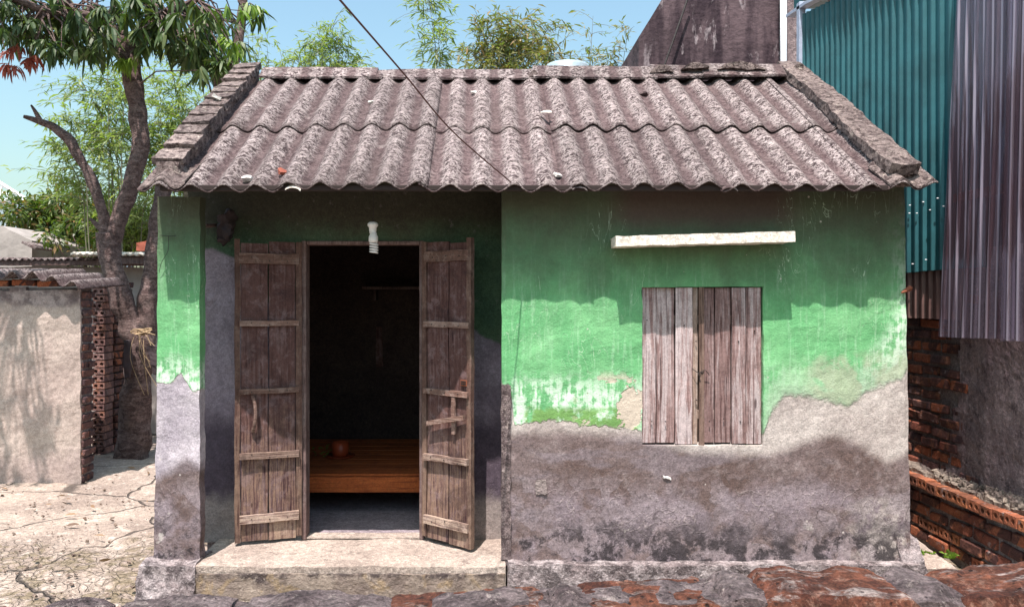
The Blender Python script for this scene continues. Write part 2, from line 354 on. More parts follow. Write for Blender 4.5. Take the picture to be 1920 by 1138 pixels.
PITCH = .1708; XC = -1.454+PITCH/2
MT = dict(front=M_front(), porch=M_porch(), yard=M_yard(), roof=M_roof(), rake=M_rake(), bark=M_bark(), laterite=M_laterite(),
    step=M_concrete('worn_step_concrete', (.37, .31, .265), (.26, .21, .18), (.14, .105, .09), 3.5, .46, .02),
    plinth=M_skirt(),
    plinthb=M_concrete('pale_efflorescent_concrete', (.33, .29, .29), (.17, .135, .135), (.05, .04, .042), 8, .56, .03),
    mortar=M_concrete('grey_mortar', (.25, .21, .195), (.15, .12, .12), (.07, .055, .055), 6, .46, .03),
    mortarp=M_crust(),
    slab=M_concrete('limewashed_slab', (.72, .66, .58), (.58, .52, .45), (.42, .36, .30), 9, .34, .006),
    room=M_concrete('dim_room_wall', (.06, .04, .035), (.04, .026, .024), (.03, .02, .02), 3, .5, .01),  # dim interior put into the wall colour
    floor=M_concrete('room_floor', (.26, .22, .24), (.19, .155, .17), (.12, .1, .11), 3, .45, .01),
    door=M_wood('door_wood', (.085, .042, .044), (.145, .083, .085), (.038, .016, .018), (.28, .21, .215), .6, 2, ((.12, .055, .035), (.29, .195, .14))),
    rail=M_wood('door_rail_wood', (.11, .06, .05), (.19, .12, .10), (.05, .026, .022), (.32, .25, .22), .5, 0, ((.16, .09, .065), (.34, .255, .20))),
    stile=M_wood('door_stile_wood', (.11, .06, .05), (.18, .11, .09), (.05, .026, .022), (.28, .21, .17), .4, 2, ((.13, .07, .05), (.26, .18, .13))),
    frame=M_wood('door_frame_wood', (.10, .06, .055), (.17, .115, .105), (.04, .025, .025), (.2, .16, .15), .4),
    shut=M_wood('silvered_plank', (.15, .085, .078), (.26, .175, .165), (.05, .025, .025), (.50, .44, .44), .25, 2, None, 0),
    shuto=M_wood('yellow_brown_plank', (.17, .11, .085), (.27, .19, .15), (.07, .04, .03), (.38, .31, .27), .3, 2, None, 0),
    darkwood=M_plain('dark_batten', (.03, .02, .018), .9),  # dark colour blends the battens into the eave shade
    bed=M_wood('orange_bed_wood', (.30, .07, .018), (.44, .115, .03), (.18, .035, .012), (.42, .12, .035), .3, 0),
    brick=M_brick(), brickd=M_brick('dark_brick', (.13, .06, .05), (.10, .055, .055), (.05, .03, .034)),
    hollowp=M_brick('smeared_hollow_brick', (.30, .16, .13), (.24, .15, .14), (.14, .08, .078)), hollow=M_brick('hollow_brick', (.36, .13, .06), (.26, .085, .045), (.13, .05, .03)),
    stain=M_stained_wall(), court=M_courtyard(), poly=M_poly(),
    sideplaster=M_concrete('brown_side_plaster', (.27, .21, .205), (.16, .12, .125), (.07, .05, .055), 3.5, .48, .025),
    teal=M_plain('teal_painted_steel', (.021, .125, .145), .42, 0, .45, 2.5, .5),
    dark=M_plain('black_cord', (.02, .015, .015), .6), white=M_plain('white_plastic', (.78, .76, .74), .35, 0, .05),
    cable=M_plain('brown_cable', (.10, .04, .035), .5), rust=M_plain('rusty_steel', (.22, .07, .035), .8, 0, .5, 9),
    palem=M_plain('pale_blue_steel', (.42, .48, .60), .5), pvc=M_plain('white_pipe', (.8, .82, .85), .4, 0, .08),
    brownsheet=M_plain('brown_translucent_sheet', (.17, .10, .09), .4, 0, .4, 6), palec=M_plain('chalky_chip', (.5, .47, .45), .9), paleg=M_plain('pale_stone_chip', (.62, .6, .56), .9),
    redchip=M_plain('red_clay_chip', (.28, .08, .05), .9), cloth=M_plain('dark_cloth', (.06, .045, .05), .95, 0, .4, 8),
    orange=M_plain('orange_enamel', (.36, .06, .02), .4, 0, .2), greyh=M_plain('grey_render', (.36, .33, .31), .9, 0, .35, 3, .3, .02),
    purple=M_plain('dark_violet_backing', (.075, .05, .065), .8, 0, .5, 3), tank=M_plain('pale_tank_steel', (.36, .45, .50), .35, .2, .1), bluew=M_plain('blue_grey_cladding', (.30, .38, .42), .7),
    dirtd=M_concrete('dark_clods', (.26, .20, .16), (.15, .11, .09), (.08, .055, .045), 12, .5, .02),
    dirt=M_concrete('debris_and_dust', (.26, .22, .18), (.13, .10, .085), (.06, .045, .04), 12, .5, .04),
    bamboo=M_leaf('bamboo_leaf', [(.13, .19, .06), (.22, .29, .09), (.17, .23, .09), (.29, .33, .13), (.12, .17, .08)], .45),
    bamboo2=M_leaf('bamboo_leaf_dry', [(.10, .14, .05), (.15, .19, .06), (.24, .2, .08), (.12, .15, .06), (.30, .19, .09)], .4),
    mango=M_leaf('mango_leaf', [(.03, .055, .016), (.055, .10, .028), (.08, .13, .035), (.045, .08, .028), (.12, .155, .04), (.035, .06, .024)], .28, .55),
    fresh=M_leaf('young_mango_leaf', [(.12, .22, .03), (.2, .3, .05), (.15, .24, .05)], .4),
    reddish=M_leaf('red_dry_leaf', [(.22, .05, .035), (.30, .09, .06), (.16, .04, .03)], .3, .5, (1.2, .8, .8)),
    litter=M_leaf('dry_litter_leaf', [(.16, .09, .05), (.25, .16, .09), (.10, .06, .04)], .1, .7),
    bush=M_leaf('bush_leaf', [(.03, .06, .018), (.07, .12, .025), (.12, .17, .03), (.05, .085, .02), (.26, .15, .06)], .35),
    weed=M_leaf('weed_leaf', [(.12, .22, .03), (.2, .3, .05)], .4), culm=M_plain('bamboo_culm', (.17, .16, .10), .6))

# ------------------------------------------------------------------ mesh helpers
WL = {}
def P(px, py, Y): return Vector((x_of(px, Y), Y, z_of(py, Y)))
def link(o, parent=None, world=(0, 0, 0)):
    COL.objects.link(o); w = Vector(world); WL[o.name] = w
    if parent is not None: o.parent = parent; o.location = w - WL[parent.name]
    else: o.location = w
    return o
def mesh(name, V, Fc, mat, smooth=False):
    me = bpy.data.meshes.new(name); me.from_pydata([tuple(v) for v in V], [], Fc)
    if mat: me.materials.append(mat)
    if smooth: me.polygons.foreach_set('use_smooth', [True]*len(me.polygons))
    me.update(); return me
def ob(name, VF, mat, parent=None, smooth=False, origin=None):
    """mesh given in world coordinates; its origin goes to the foot of its bounds"""
    A = np.array([tuple(v) for v in VF[0]], dtype=float)
    if origin is None:
        lo, hi = A.min(0), A.max(0); origin = ((lo[0]+hi[0])/2, (lo[1]+hi[1])/2, lo[2])
    A = A-np.array(origin)
    return link(bpy.data.objects.new(name, mesh(name, A.tolist(), VF[1], mat, smooth)), parent, origin)
def tag(o, label=None, cat=None, group=None, kind=None):
    for k, v in (('label', label), ('category', cat), ('group', group), ('kind', kind)):
        if v: o[k] = v
    return o
def empty(name, loc, label, cat, group=None):
    o = bpy.data.objects.new(name, None); o.empty_display_size = .1; link(o, None, loc); return tag(o, label, cat, group)
def merge(*L):
    V, Fc = [], []
    for v, f in L:
        n = len(V); V += list(v); Fc += [tuple(i+n for i in q) for q in f]
    return V, Fc
def disp(p, amp, fr, seed=0):
    q = Vector(p)*fr+Vector((seed*7.3, seed*3.1, seed*5.7))
    return Vector(p) + noise.noise_vector(q)*amp + noise.noise_vector(q*3.1)*amp*.4
def slab(us, vs_, keep, f, thick, amp=0, fr=3, seed=0):
    """sheet of cells on a (u,v) grid with real thickness and real edges; cells where keep() is false are open"""
    nu, nv = len(us), len(vs_); V = []; t = Vector(thick)
    for u in us:
        for v in vs_:
            V.append(disp(f(u, v), amp, fr, seed) if amp else Vector(f(u, v)))
    N = nu*nv
    for u in us:
        for v in vs_: V.append(Vector(f(u, v))+t)
    K = [[keep((us[i]+us[i+1])/2, (vs_[j]+vs_[j+1])/2) for j in range(nv-1)] for i in range(nu-1)]
    I = lambda i, j: i*nv+j
    Fc = []
    for i in range(nu-1):
        for j in range(nv-1):
            if not K[i][j]: continue
            a, b, c, d = I(i, j), I(i+1, j), I(i+1, j+1), I(i, j+1)
            Fc += [(a, b, c, d), (a+N, d+N, c+N, b+N)]
            if i == 0 or not K[i-1][j]: Fc.append((a, d, d+N, a+N))
            if i == nu-2 or not K[i+1][j]: Fc.append((c, b, b+N, c+N))
            if j == 0 or not K[i][j-1]: Fc.append((b, a, a+N, b+N))
            if j == nv-2 or not K[i][j+1]: Fc.append((d, c, c+N, d+N))
    used = sorted({i for q in Fc for i in q}); mp = {o: n for n, o in enumerate(used)}
    return [V[i] for i in used], [tuple(mp[i] for i in q) for q in Fc]
def lin(a, b, n): return [a+(b-a)*i/n for i in range(n+1)]
def lines(step, *stops):
    L = []
    for a, b in zip(stops, stops[1:]):
        n = max(1, round(abs(b-a)/step)); L += lin(a, b, n)[:-1]
    return L+[stops[-1]]
def rbox(x0, x1, y0, y1, z0, z1, res=.03, amp=.01, fr=6, seed=0, shape=None):
    n = [max(1, round((b-a)/res)) for a, b in ((x0, x1), (y0, y1), (z0, z1))]
    A = [lin(x0, x1, n[0]), lin(y0, y1, n[1]), lin(z0, z1, n[2])]
    idx, V, Fc = {}, [], []
    def vid(i, j, k):
        key = (i, j, k)
        if key not in idx:
            p = Vector((A[0][i], A[1][j], A[2][k]))
            if shape: p = Vector(shape(p))
            idx[key] = len(V); V.append(disp(p, amp, fr, seed) if amp else p)
        return idx[key]
    for ax in range(3):
        o = [(1, 2), (2, 0), (0, 1)][ax]
        for side in (0, n[ax]):
            for i in range(n[o[0]]):
                for j in range(n[o[1]]):
                    q = []
                    for di, dj in ((0, 0), (1, 0), (1, 1), (0, 1)):
                        t = [0, 0, 0]; t[ax] = side; t[o[0]] = i+di; t[o[1]] = j+dj; q.append(vid(*t))
                    Fc.append(tuple(q if side else q[::-1]))
    return V, Fc
def box(c, s, bev=.004, jit=0, r=rng, rot=None):
    bm = bmesh.new(); bmesh.ops.create_cube(bm, size=1)
    for v in bm.verts: v.co = Vector((v.co.x*s[0], v.co.y*s[1], v.co.z*s[2])) + Vector([r.uniform(-jit, jit) for _ in range(3)])
    if bev: bmesh.ops.bevel(bm, geom=bm.edges[:], offset=bev, segments=1, affect='EDGES', clamp_overlap=True)
    Mx = Matrix.Translation(Vector(c)) @ (rot.to_matrix().to_4x4() if rot else Matrix())
    V = [Mx @ v.co for v in bm.verts]; bm.verts.index_update(); Fc = [tuple(v.index for v in f.verts) for f in bm.faces]; bm.free(); return V, Fc
def tube(pts, rad, n=8, jit=0, caps=True, seed=0):
    pts = [Vector(p) for p in pts]; V, Fc = [], []
    if not hasattr(rad, '__len__'): rad = [rad]*len(pts)
    up = Vector((0, 0, 1)); d0 = (pts[1]-pts[0]).normalized()
    if abs(d0.z) > .9: up = Vector((0, 1, 0))
    for i, p in enumerate(pts):
        d = (pts[min(i+1, len(pts)-1)]-pts[max(i-1, 0)]).normalized()
        a = d.cross(up).normalized() if d.cross(up).length > 1e-4 else Vector((1, 0, 0)); b = a.cross(d).normalized(); up = b
        for k in range(n):
            t = 2*math.pi*k/n; q = p+(a*math.cos(t)+b*math.sin(t))*rad[i]
            if jit: q = q+noise.noise_vector(q*6+Vector((seed, 0, 0)))*rad[i]*jit
            V.append(q)
    for i in range(len(pts)-1):
        for k in range(n):
            k2 = (k+1) % n; Fc.append((i*n+k, (i+1)*n+k, (i+1)*n+k2, i*n+k2))
    if caps: Fc += [tuple(range(n)), tuple(range((len(pts)-1)*n, len(pts)*n))[::-1]]
    return V, Fc
def spline(pts, m=6):
    pts = [Vector(p) for p in pts]; out = []
    for i in range(len(pts)-1):
        p0, p1, p2, p3 = pts[max(i-1, 0)], pts[i], pts[i+1], pts[min(i+2, len(pts)-1)]
        for k in range(m):
            t = k/m; out.append(.5*((2*p1)+(p2-p0)*t+(2*p0-5*p1+4*p2-p3)*t*t+(3*p1-p0-3*p2+p3)*t**3))
    return out+[pts[-1]]
def spl1(v, m=6): return [float(np.interp(i/m, range(len(v)), v)) for i in range((len(v)-1)*m+1)]
def lathe(c, prof, n=16, rot=None):
    V, Fc = [], []; Mx = rot.to_matrix() if rot else Matrix.Identity(3)
    for r, z in prof:
        for k in range(n):
            t = 2*math.pi*k/n; V.append(Vector(c)+Mx@Vector((r*math.cos(t), r*math.sin(t), z)))
    for i in range(len(prof)-1):
        for k in range(n):
            k2 = (k+1) % n; Fc.append((i*n+k, i*n+k2, (i+1)*n+k2, (i+1)*n+k))
    return V, Fc

# ================================================================== THE SETTING
def sc_grid():
    xs = sorted(set([-900, -300, -100, -40, -20, -12, -9] + lines(.035, -7, -1.2) + lines(.4, -1.2, 2.4) + lines(.06, 2.4, 3.2) + [5, 9, 20, 60, 300, 900]))
    ys = sorted(set([-100, -20, -5, 0, 2, 3] + lines(.035, 3.6, 9.6) + [11, 14, 20, 40, 100, 300, 1500]))
    return xs, ys
xs, ys = sc_grid(); V, Fc = [], []
for x in xs:
    for y in ys:
        z = 0
        if -7.01 < x < -1.19 and 3.59 < y < 9.61 or 2.39 < x < 3.21 and 3.59 < y < 9.61:
            q = Vector((x, y, 0)); z = noise.noise(q*.9)*.03+noise.noise(q*4)*.012+noise.noise(q*14)*.005
            c = noise.noise(q*1.7+Vector((5, 2, 0))); z -= .035*max(0, 1-abs(c)/.04)*max(0, min(1, noise.noise(q*.8)*3+.6))   # real cracks
            if y < 5.3: z += abs(noise.noise(q*11))*.012-.004
            z -= .012
        V.append((x, y, z))
ny = len(ys)
Fc = [(i*ny+j, (i+1)*ny+j, (i+1)*ny+j+1, i*ny+j+1) for i in range(len(xs)-1) for j in range(ny-1)]
pr = []; dr = []
for _ in range(90):
    pr.append((rng.uniform(-4.6, -1.95), rng.uniform(4.3, 7.6), .012)); dr.append((rng.gauss(0, 1), rng.gauss(0, 1), rng.uniform(0, .25)))
LITTER = (pr, dr)
VV = []
for k in range(420):
    x, y = rng.uniform(-4.4, -1.9), 4.2+2.9*rng.random()**1.5; s_ = rng.choice([.003, .003, .004, .005, .006, .009]); 
    VV.append(box((x, y, .004), (s_*2.4, s_*2, s_), 0, s_*.4, rng, Euler((rng.random()*.6, rng.random()*.6, rng.random()*3))))
tag(ob('grit', merge(*VV), MT['dirtd']), 'loose grit and clods scattered over the yard concrete', kind='stuff')
tag(ob('ground', (V, Fc), MT['yard'], None, True, (0, 0, 0)), 'cracked pale concrete yard with mossy broken patches beside the house', kind='structure')

# ================================================================== THE HOUSE
YF, YB, YE, YR = 4.29, 4.675, 4.05, 5.60
ZE, ZR = 2.217, 3.235
SL = (ZR-ZE)/(YR-YE); ANG = math.atan(SL); SN = Vector((0, -math.sin(ANG), math.cos(ANG)))
def roofz(y): return ZE+SL*(y-YE) if y < YR else ZR-SL*(y-YR)
ZP = .17
house = empty('house', (.28, 5.5, 0), 'small one-storey green limewashed house with corrugated grey roof and open wooden door', 'house')
# front wall with the window opening
wx0, wx1, wz0, wz1 = x_of(1204), x_of(1431), z_of(835), z_of(538)
XL, XR = x_of(941), 2.375
def fw(u, v):
    y = YF; x = u
    if u > 2.3: x += (u-2.3)/.075*(.022*(1.3-v)/1.3)                # batter of the corner
    if v < .3: y -= (.3-v)*.12*(.6+.4*noise.noise(Vector((u*5, v*5, 3))))
    d = min(abs(u-XL), abs(u-XR)); y += .006*max(0, 1-d/.02)
    return (x, y+.006*noise.noise(Vector((u*1.5, 0, v*1.5))), v)
us = lines(.022, XL, wx0, wx1, XR); vz = lines(.022, ZP-.02, wz0, wz1, roofz(YF)-.04)
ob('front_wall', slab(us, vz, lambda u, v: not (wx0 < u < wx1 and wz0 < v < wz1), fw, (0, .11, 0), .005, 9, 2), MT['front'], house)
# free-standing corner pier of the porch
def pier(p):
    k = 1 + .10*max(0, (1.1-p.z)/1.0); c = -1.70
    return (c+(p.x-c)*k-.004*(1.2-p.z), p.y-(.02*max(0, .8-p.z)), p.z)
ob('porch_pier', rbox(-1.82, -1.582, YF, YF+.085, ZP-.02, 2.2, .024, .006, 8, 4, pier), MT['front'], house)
# porch back wall with the doorway
DX0, DX1, DZ = x_of(566, YB), x_of(796, YB), z_of(452, YB)
bwall = slab(lines(.04, -1.82, DX0, DX1, .2), lines(.04, ZP-.02, DZ, roofz(YB)-.04), lambda u, v: not (DX0 < u < DX1 and v < DZ), lambda u, v: (u, YB, v), (0, .11, 0), .006, 7, 5)
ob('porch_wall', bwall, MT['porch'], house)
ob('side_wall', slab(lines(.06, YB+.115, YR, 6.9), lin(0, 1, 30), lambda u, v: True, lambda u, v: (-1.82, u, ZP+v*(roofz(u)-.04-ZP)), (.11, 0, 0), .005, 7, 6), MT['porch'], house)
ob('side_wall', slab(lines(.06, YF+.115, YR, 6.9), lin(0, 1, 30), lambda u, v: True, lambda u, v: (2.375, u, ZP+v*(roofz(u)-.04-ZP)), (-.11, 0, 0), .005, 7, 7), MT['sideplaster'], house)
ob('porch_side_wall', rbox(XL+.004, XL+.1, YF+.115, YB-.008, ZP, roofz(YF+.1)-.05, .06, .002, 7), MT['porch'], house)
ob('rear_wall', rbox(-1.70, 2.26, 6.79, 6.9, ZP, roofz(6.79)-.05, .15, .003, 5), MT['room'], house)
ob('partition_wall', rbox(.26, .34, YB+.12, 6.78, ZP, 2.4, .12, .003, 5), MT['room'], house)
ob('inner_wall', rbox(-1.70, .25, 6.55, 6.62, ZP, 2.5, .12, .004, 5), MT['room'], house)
# porch floor, step, plinth
def stepf(p): 
    t = max(0, (p.y-4.14)); return (p.x, p.y, p.z)
ob('porch_floor', rbox(-1.60, XL+.02, 4.19, YB+.06, -.05, ZP, .03, .010, 5, 8), MT['step'], house)
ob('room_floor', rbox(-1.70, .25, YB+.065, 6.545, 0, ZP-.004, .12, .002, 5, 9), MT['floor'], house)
ob('plinth', rbox(XL+.03, 2.42, 4.20, 4.34, -.05, ZP+.004, .025, .012, 9, 10), MT['plinthb'], house)
ob('plinth', rbox(-1.87, -1.57, 4.17, 4.45, -.05, ZP+.01, .025, .02, 8, 11, lambda p: (-1.72+(p.x+1.72)*(1+.35*max(0, .14-p.z)), p.y-.35*max(0, .12-p.z)*(1 if p.y < 4.3 else 0), p.z)), MT['plinthb'], house)
ob('step_skirt', rbox(-1.58, XL+.015, 4.172, 4.188, -.05, ZP-.035, .02, .008, 11, 12), MT['plinth'], house)
# corner repair strip and mortar swell at the right foot of the wall
ob('mortar_patch', rbox(XL-.004, XL+.05, YF-.012, YF-.002, .18, z_of(722), .02, .006, 12, 13), MT['mortarp'], house)
ob('mortar_patch', rbox(2.30, 2.47, 4.21, 4.36, -.04, .30, .025, .02, 9, 14, lambda p: (2.36+(p.x-2.36)*(1-1.2*max(0, p.z)), p.y+.25*max(0, p.z), p.z)), MT['plinthb'], house)
# slab over the window
sx0, sx1 = x_of(1155, 4.12), x_of(1491, 4.12)
ob('window_canopy', rbox(sx0, sx1, 4.12, 4.284, z_of(462, 4.12), z_of(443, 4.12), .02, .004, 14, 15, lambda p: (p.x, p.y, p.z+(p.x-sx0)*.028)), MT['slab'], house)
# window shutter: upright planks
edges = [1205, 1232, 1267, 1300, 1311, 1322, 1342, 1373, 1400, 1430]
shut = ob('window_shutter', merge(box(((wx0+wx1)/2, 4.352, z_of(600)), (wx1-wx0-.01, .02, .05)), box(((wx0+wx1)/2, 4.352, z_of(780)), (wx1-wx0-.01, .02, .05))), MT['shuto'], house)
for i, (a, b) in enumerate(zip(edges, edges[1:])):
    x0, x1 = x_of(a)+.003, x_of(b)-.003; yy = 4.320+rng.uniform(-.009, .009)-(.012 if i in (4,) else 0)
    z0 = wz0+.006+rng.uniform(0, .008)-(.012 if i == 4 else 0); z1 = wz1-.004
    c = ((x0+x1)/2, yy, (z0+z1)/2)
    V, Fc = rbox(x0, x1, yy-.01, yy+.01, z0, z1, .03, .003, 4, 20+i)
    ob('plank', (V, Fc), MT['shuto'] if i in (3, 4) else MT['shut'], shut, False, c)
for i, (px, py) in enumerate([(1213, 600), (1248, 790), (1283, 610), (1305, 640), (1318, 655), (1330, 790), (1357, 785), (1385, 640), (1388, 790), (1415, 620), (1222, 790), (1306, 750), (1317, 770)]):
    p = P(px, py, 4.30); ob('nail', lathe((0, 0, 0), [(.0001, -.004), (.004, -.003), (.004, .004)], 6, Euler((R(90), 0, 0))) if False else ([Vector(v)+p for v in lathe((0, 0, 0), [(.0001, .005), (.0035, .004), (.0035, -.004)], 6, Euler((R(90), 0, 0)))[0]], lathe((0, 0, 0), [(0, 0), (1, 1), (1, 2)], 6)[1]), MT['dark'], shut)
ring = [P(1313, 700, 4.295)+Vector((.012*math.cos(t), -.004*math.sin(2*t), .012*math.sin(t)-.004)) for t in lin(0, 2*math.pi, 14)]
tw = [P(1297, 690, 4.298), P(1306, 697, 4.288), P(1313, 699, 4.29), P(1322, 694, 4.29), P(1330, 703, 4.298)]
ob('wire_pull', merge(tube(ring, .0022, 5), tube(spline(tw, 4), .002, 5), tube([P(1311, 706, 4.296), P(1313, 716, 4.296)], .004, 5)), MT['dark'], shut)
fl = P(1250, 895, 4.284); tag(ob('plaster_flake', rbox(fl.x-.022, fl.x+.022, fl.y-.003, fl.y+.004, fl.z-.007, fl.z+.007, .006, .006, 40, 4, lambda p: (p.x, p.y, p.z-(p.x-fl.x)*.4)), MT['white'], house))
fl = P(1014, 913, 4.284); ob('plaster_patch', rbox(fl.x-.03, fl.x+.03, fl.y-.004, fl.y+.004, fl.z-.04, fl.z+.04, .01, .008, 20, 5), MT['mortar'], house)
# door frame
JW = .028
fr = ob('door_frame', merge(box(((DX0+JW/2)+.002, YB+.03, (ZP+DZ)/2), (JW, .10, DZ-ZP)), box((DX1-JW/2-.002, YB+.03, (ZP+DZ)/2), (JW, .10, DZ-ZP)),
    box(((DX0+DX1)/2, YB+.03, DZ-.012), (DX1-DX0-2*JW-.008, .09, .022))), MT['frame'], house)
ob('threshold', rbox(DX0+JW, DX1-JW, YB-.01, YB+.09, ZP+.004, ZP+.012, .03, .002, 9, 18), MT['step'], house)

# door leaves, built in their own frame: x along the leaf from the hinge, -y faces the viewer, z up
def leaf(hinge, ang, sgn, width, split, rails, label, seed):
    o = bpy.data.objects.new('door_leaf', None); 
    r = random.Random(seed); H = DZ-ZP-.03
    def lo(name, VF, mat, par, org=None):
        A = np.array([tuple(v) for v in VF[0]]); org = A.mean(0) if org is None else np.array(org)
        q = bpy.data.objects.new(name, mesh(name, (A-org).tolist(), VF[1], mat)); COL.objects.link(q); q.parent = par
        q.location = org; return q
    # the leaf's own mesh: its two upright stiles
    sa = rbox(min(0, sgn*.035), max(0, sgn*.035), -.016, .016, .012, H, .035, .003, 5, seed)
    sb = rbox(min(sgn*(width-.032), sgn*width), max(sgn*(width-.032), sgn*width), -.015, .017, 0, H+.008, .035, .004, 5, seed+1)
    A, Fq = merge(sa, sb)
    o = bpy.data.objects.new('door_leaf', mesh('door_leaf', A, Fq, MT['stile'])); COL.objects.link(o); o.parent = house
    o.location = Vector(hinge)-WL[house.name]; o.rotation_euler = (0, 0, ang); o['label'] = label
    s0, s1 = .037, width-.034; cut = s0+(s1-s0)*split
    for k, (a, b) in enumerate(((s0, cut-.002), (cut+.002, s1))):
        z0 = .0 + r.uniform(0, .012) + (.115 if k == (0 if sgn < 0 else 1) else 0)
        xx = sorted((sgn*a, sgn*b)); lo('plank', rbox(xx[0]+.0015, xx[1]-.0015, -.007, .010, z0, H-.003-.012*k, .04, .004, 4, seed+3+k), MT['door'], o, ((xx[0]+xx[1])/2, 0, H/2))
        if z0 > .1: lo('patch_board', rbox(xx[0], xx[1], -.010, .008, 0, z0-.003, .04, .003, 5, seed+7), MT['stile'], o)
    for k, (z, h, t) in enumerate(rails):
        a, b = s0-.012 if sgn > 0 else s0-.02, s1+(.006 if sgn < 0 else .022); xx = sorted((sgn*a, sgn*b)); tl = r.uniform(-.004, .008)
        V, Fc = rbox(xx[0], xx[1], -.017-t, -.0155, z-h/2, z+h/2, .025, .004, 9, seed+10+k, lambda p, z=z, tl=tl: (p.x, p.y, p.z+tl*(p.x/width)))
        q = lo('rail', (V, Fc), MT['rail'], o)
        for nx in (.2, .5, .8): lo('nail', box((xx[0]+(xx[1]-xx[0])*nx, -.019-t, z+r.uniform(-.3, .3)*h), (.005, .004, .006), 0), MT['dark'], o)
    return o, lo
zr = lambda py: (1-(py-457)/(1008-457))*(DZ-ZP)-.03+.0
Lrails = [(zr(489), .062, .006), (zr(606), .032, .014), (zr(727), .030, .018), (zr(844), .036, .022), (zr(956), .050, .016)]
Rrails = [(zr(485), .062, .006), (zr(607), .034, .014), (zr(729), .032, .018), (zr(849), .036, .022), (zr(963), .052, .014)]
L1, lo1 = leaf((DX0+.004, YB-.022, ZP+.022), R(17.5), -1, .387, .5, Lrails, 'left weathered door leaf with five rails and a curved wooden handle', 31)
L2, lo2 = leaf((DX1-.004, YB-.022, ZP+.022), R(-38), 1, .380, .55, Rrails, 'right weathered door leaf with a wooden turn latch', 47)
hz = zr(768)
lo1('handle', tube(spline([(-.285, -.018, hz+.105), (-.275, -.036, hz+.07), (-.270, -.045, hz), (-.277, -.038, hz-.07), (-.285, -.018, hz-.105)], 4), [.011]*17, 7, .25), MT['rail'], L1)
lo2('latch', rbox(.245, .272, -.030, -.016, zr(798)-.01, zr(738)+.01, .02, .004, 9, 5), MT['rail'], L2)
lo2('latch_bar', rbox(.07, .35, -.052, -.031, zr(778)-.014, zr(778)+.014, .02, .004, 9, 6, lambda p: (p.x, p.y, p.z+(p.x-.2)*.22)), MT['rail'], L2)
V, Fc = merge(*[box((.315+.013*i, -.020, zr(711)+.013*j), (.009, .006, .008), 0) for i in range(3) for j in range(2)]); 
pl = lo2('hasp_plate', box((.328, -.0165, zr(711)+.006), (.048, .003, .036), 0), MT['rust'], L2)
lo2('hasp_rivet', (V, Fc), MT['dark'], L2)['kind'] = 'stuff'

# ---- roof sheets
def sheet(x0, x1, y0, y1, lift, name='roof_sheet', back=False, seed=0, edge=.008):
    r = random.Random(seed); nx = max(4, round((x1-x0)/(PITCH/12))); nyy = max(4, round((y1-y0)/.07)); V, Fc = [], []
    for lay in (0, 1):
        for i in range(nx+1):
            x = x0+(x1-x0)*i/nx
            for j in range(nyy+1):
                y = y0+(y1-y0)*j/nyy
                if j == 0 and not back: y += edge*noise.noise(Vector((x*3, seed, 0)))+.004*noise.noise(Vector((x*22, seed, 0)))
                w = .0225*math.cos(2*math.pi*(x-XC)/PITCH)
                sag = .012*noise.noise(Vector((x*.8, y*1.2, seed*.37)))+.003*noise.noise(Vector((x*5, y*5, seed)))
                n = SN if not back else Vector((0, math.sin(ANG), math.cos(ANG)))
                V.append(Vector((x, y, roofz(y))) + n*(w+lift+sag-(.0065 if lay else 0)))
    N = (nx+1)*(nyy+1); I = lambda i, j: i*(nyy+1)+j
    for i in range(nx):
        for j in range(nyy):
            a, b, c, d = I(i, j), I(i+1, j), I(i+1, j+1), I(i, j+1); Fc += [(a, b, c, d), (a+N, d+N, c+N, b+N)]
    for i in range(nx):
        for j in (0, nyy):
            a, b = I(i, j), I(i+1, j); Fc.append((b, a, a+N, b+N) if j == 0 else (a, b, b+N, a+N))
    for j in range(nyy):
        for i in (0, nx):
            a, b = I(i, j), I(i, j+1); Fc.append((a, b, b+N, a+N) if i == 0 else (b, a, a+N, b+N))
    return ob(name, (V, Fc), MT['roof'], house, True)
YM = 4.05+1.55*.446
seam = [x_of(p, YE) for p in (256, 530, 802, 1073, 1370, 1645, 1758)]
for i, (a, b) in enumerate(zip(seam, seam[1:])):
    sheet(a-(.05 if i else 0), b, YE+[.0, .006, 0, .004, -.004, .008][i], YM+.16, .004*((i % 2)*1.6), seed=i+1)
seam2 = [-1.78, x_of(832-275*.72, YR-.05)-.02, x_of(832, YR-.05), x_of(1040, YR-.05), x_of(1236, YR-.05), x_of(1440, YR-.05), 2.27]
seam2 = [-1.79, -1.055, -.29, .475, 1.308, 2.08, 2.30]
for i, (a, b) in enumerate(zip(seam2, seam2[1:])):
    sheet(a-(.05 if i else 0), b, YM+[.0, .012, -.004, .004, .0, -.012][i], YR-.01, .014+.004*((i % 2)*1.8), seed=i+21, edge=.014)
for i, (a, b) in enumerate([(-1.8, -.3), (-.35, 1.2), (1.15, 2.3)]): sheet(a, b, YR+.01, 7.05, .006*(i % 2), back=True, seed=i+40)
for y_, n_ in ((YE+.045, 1), (4.9, 2), (5.45, 3)):
    zc = roofz(y_)-.022-.012-.016
    if n_ == 1: zc = 2.217; y_ = YE+.036
    ob('purlin', box((.22, y_, zc), (3.86, .04, .030), .004), MT['darkwood'], house)
# broken shards showing below the eave
for i, px in enumerate((548, 1086, 1368)):
    x = x_of(px, YE); V = []
    A = [Vector((x+.048*math.sin(t), YE-.002, 2.186+.034*math.cos(t))) for t in lin(-.9, 1.1, 9)]
    ob('sheet_shard', merge(([p for q in A for p in (q, q+Vector((0, .06, .034)), q+Vector((0, .06, .028)), q+Vector((0, 0, -.006)))],
        [f for k in range(9) for f in ((4*k, 4*k+1, 4*k+5, 4*k+4), (4*k+2, 4*k+3, 4*k+7, 4*k+6), (4*k+3, 4*k, 4*k+4, 4*k+7))])), MT['slab'] if i == 0 else MT['roof'], house)
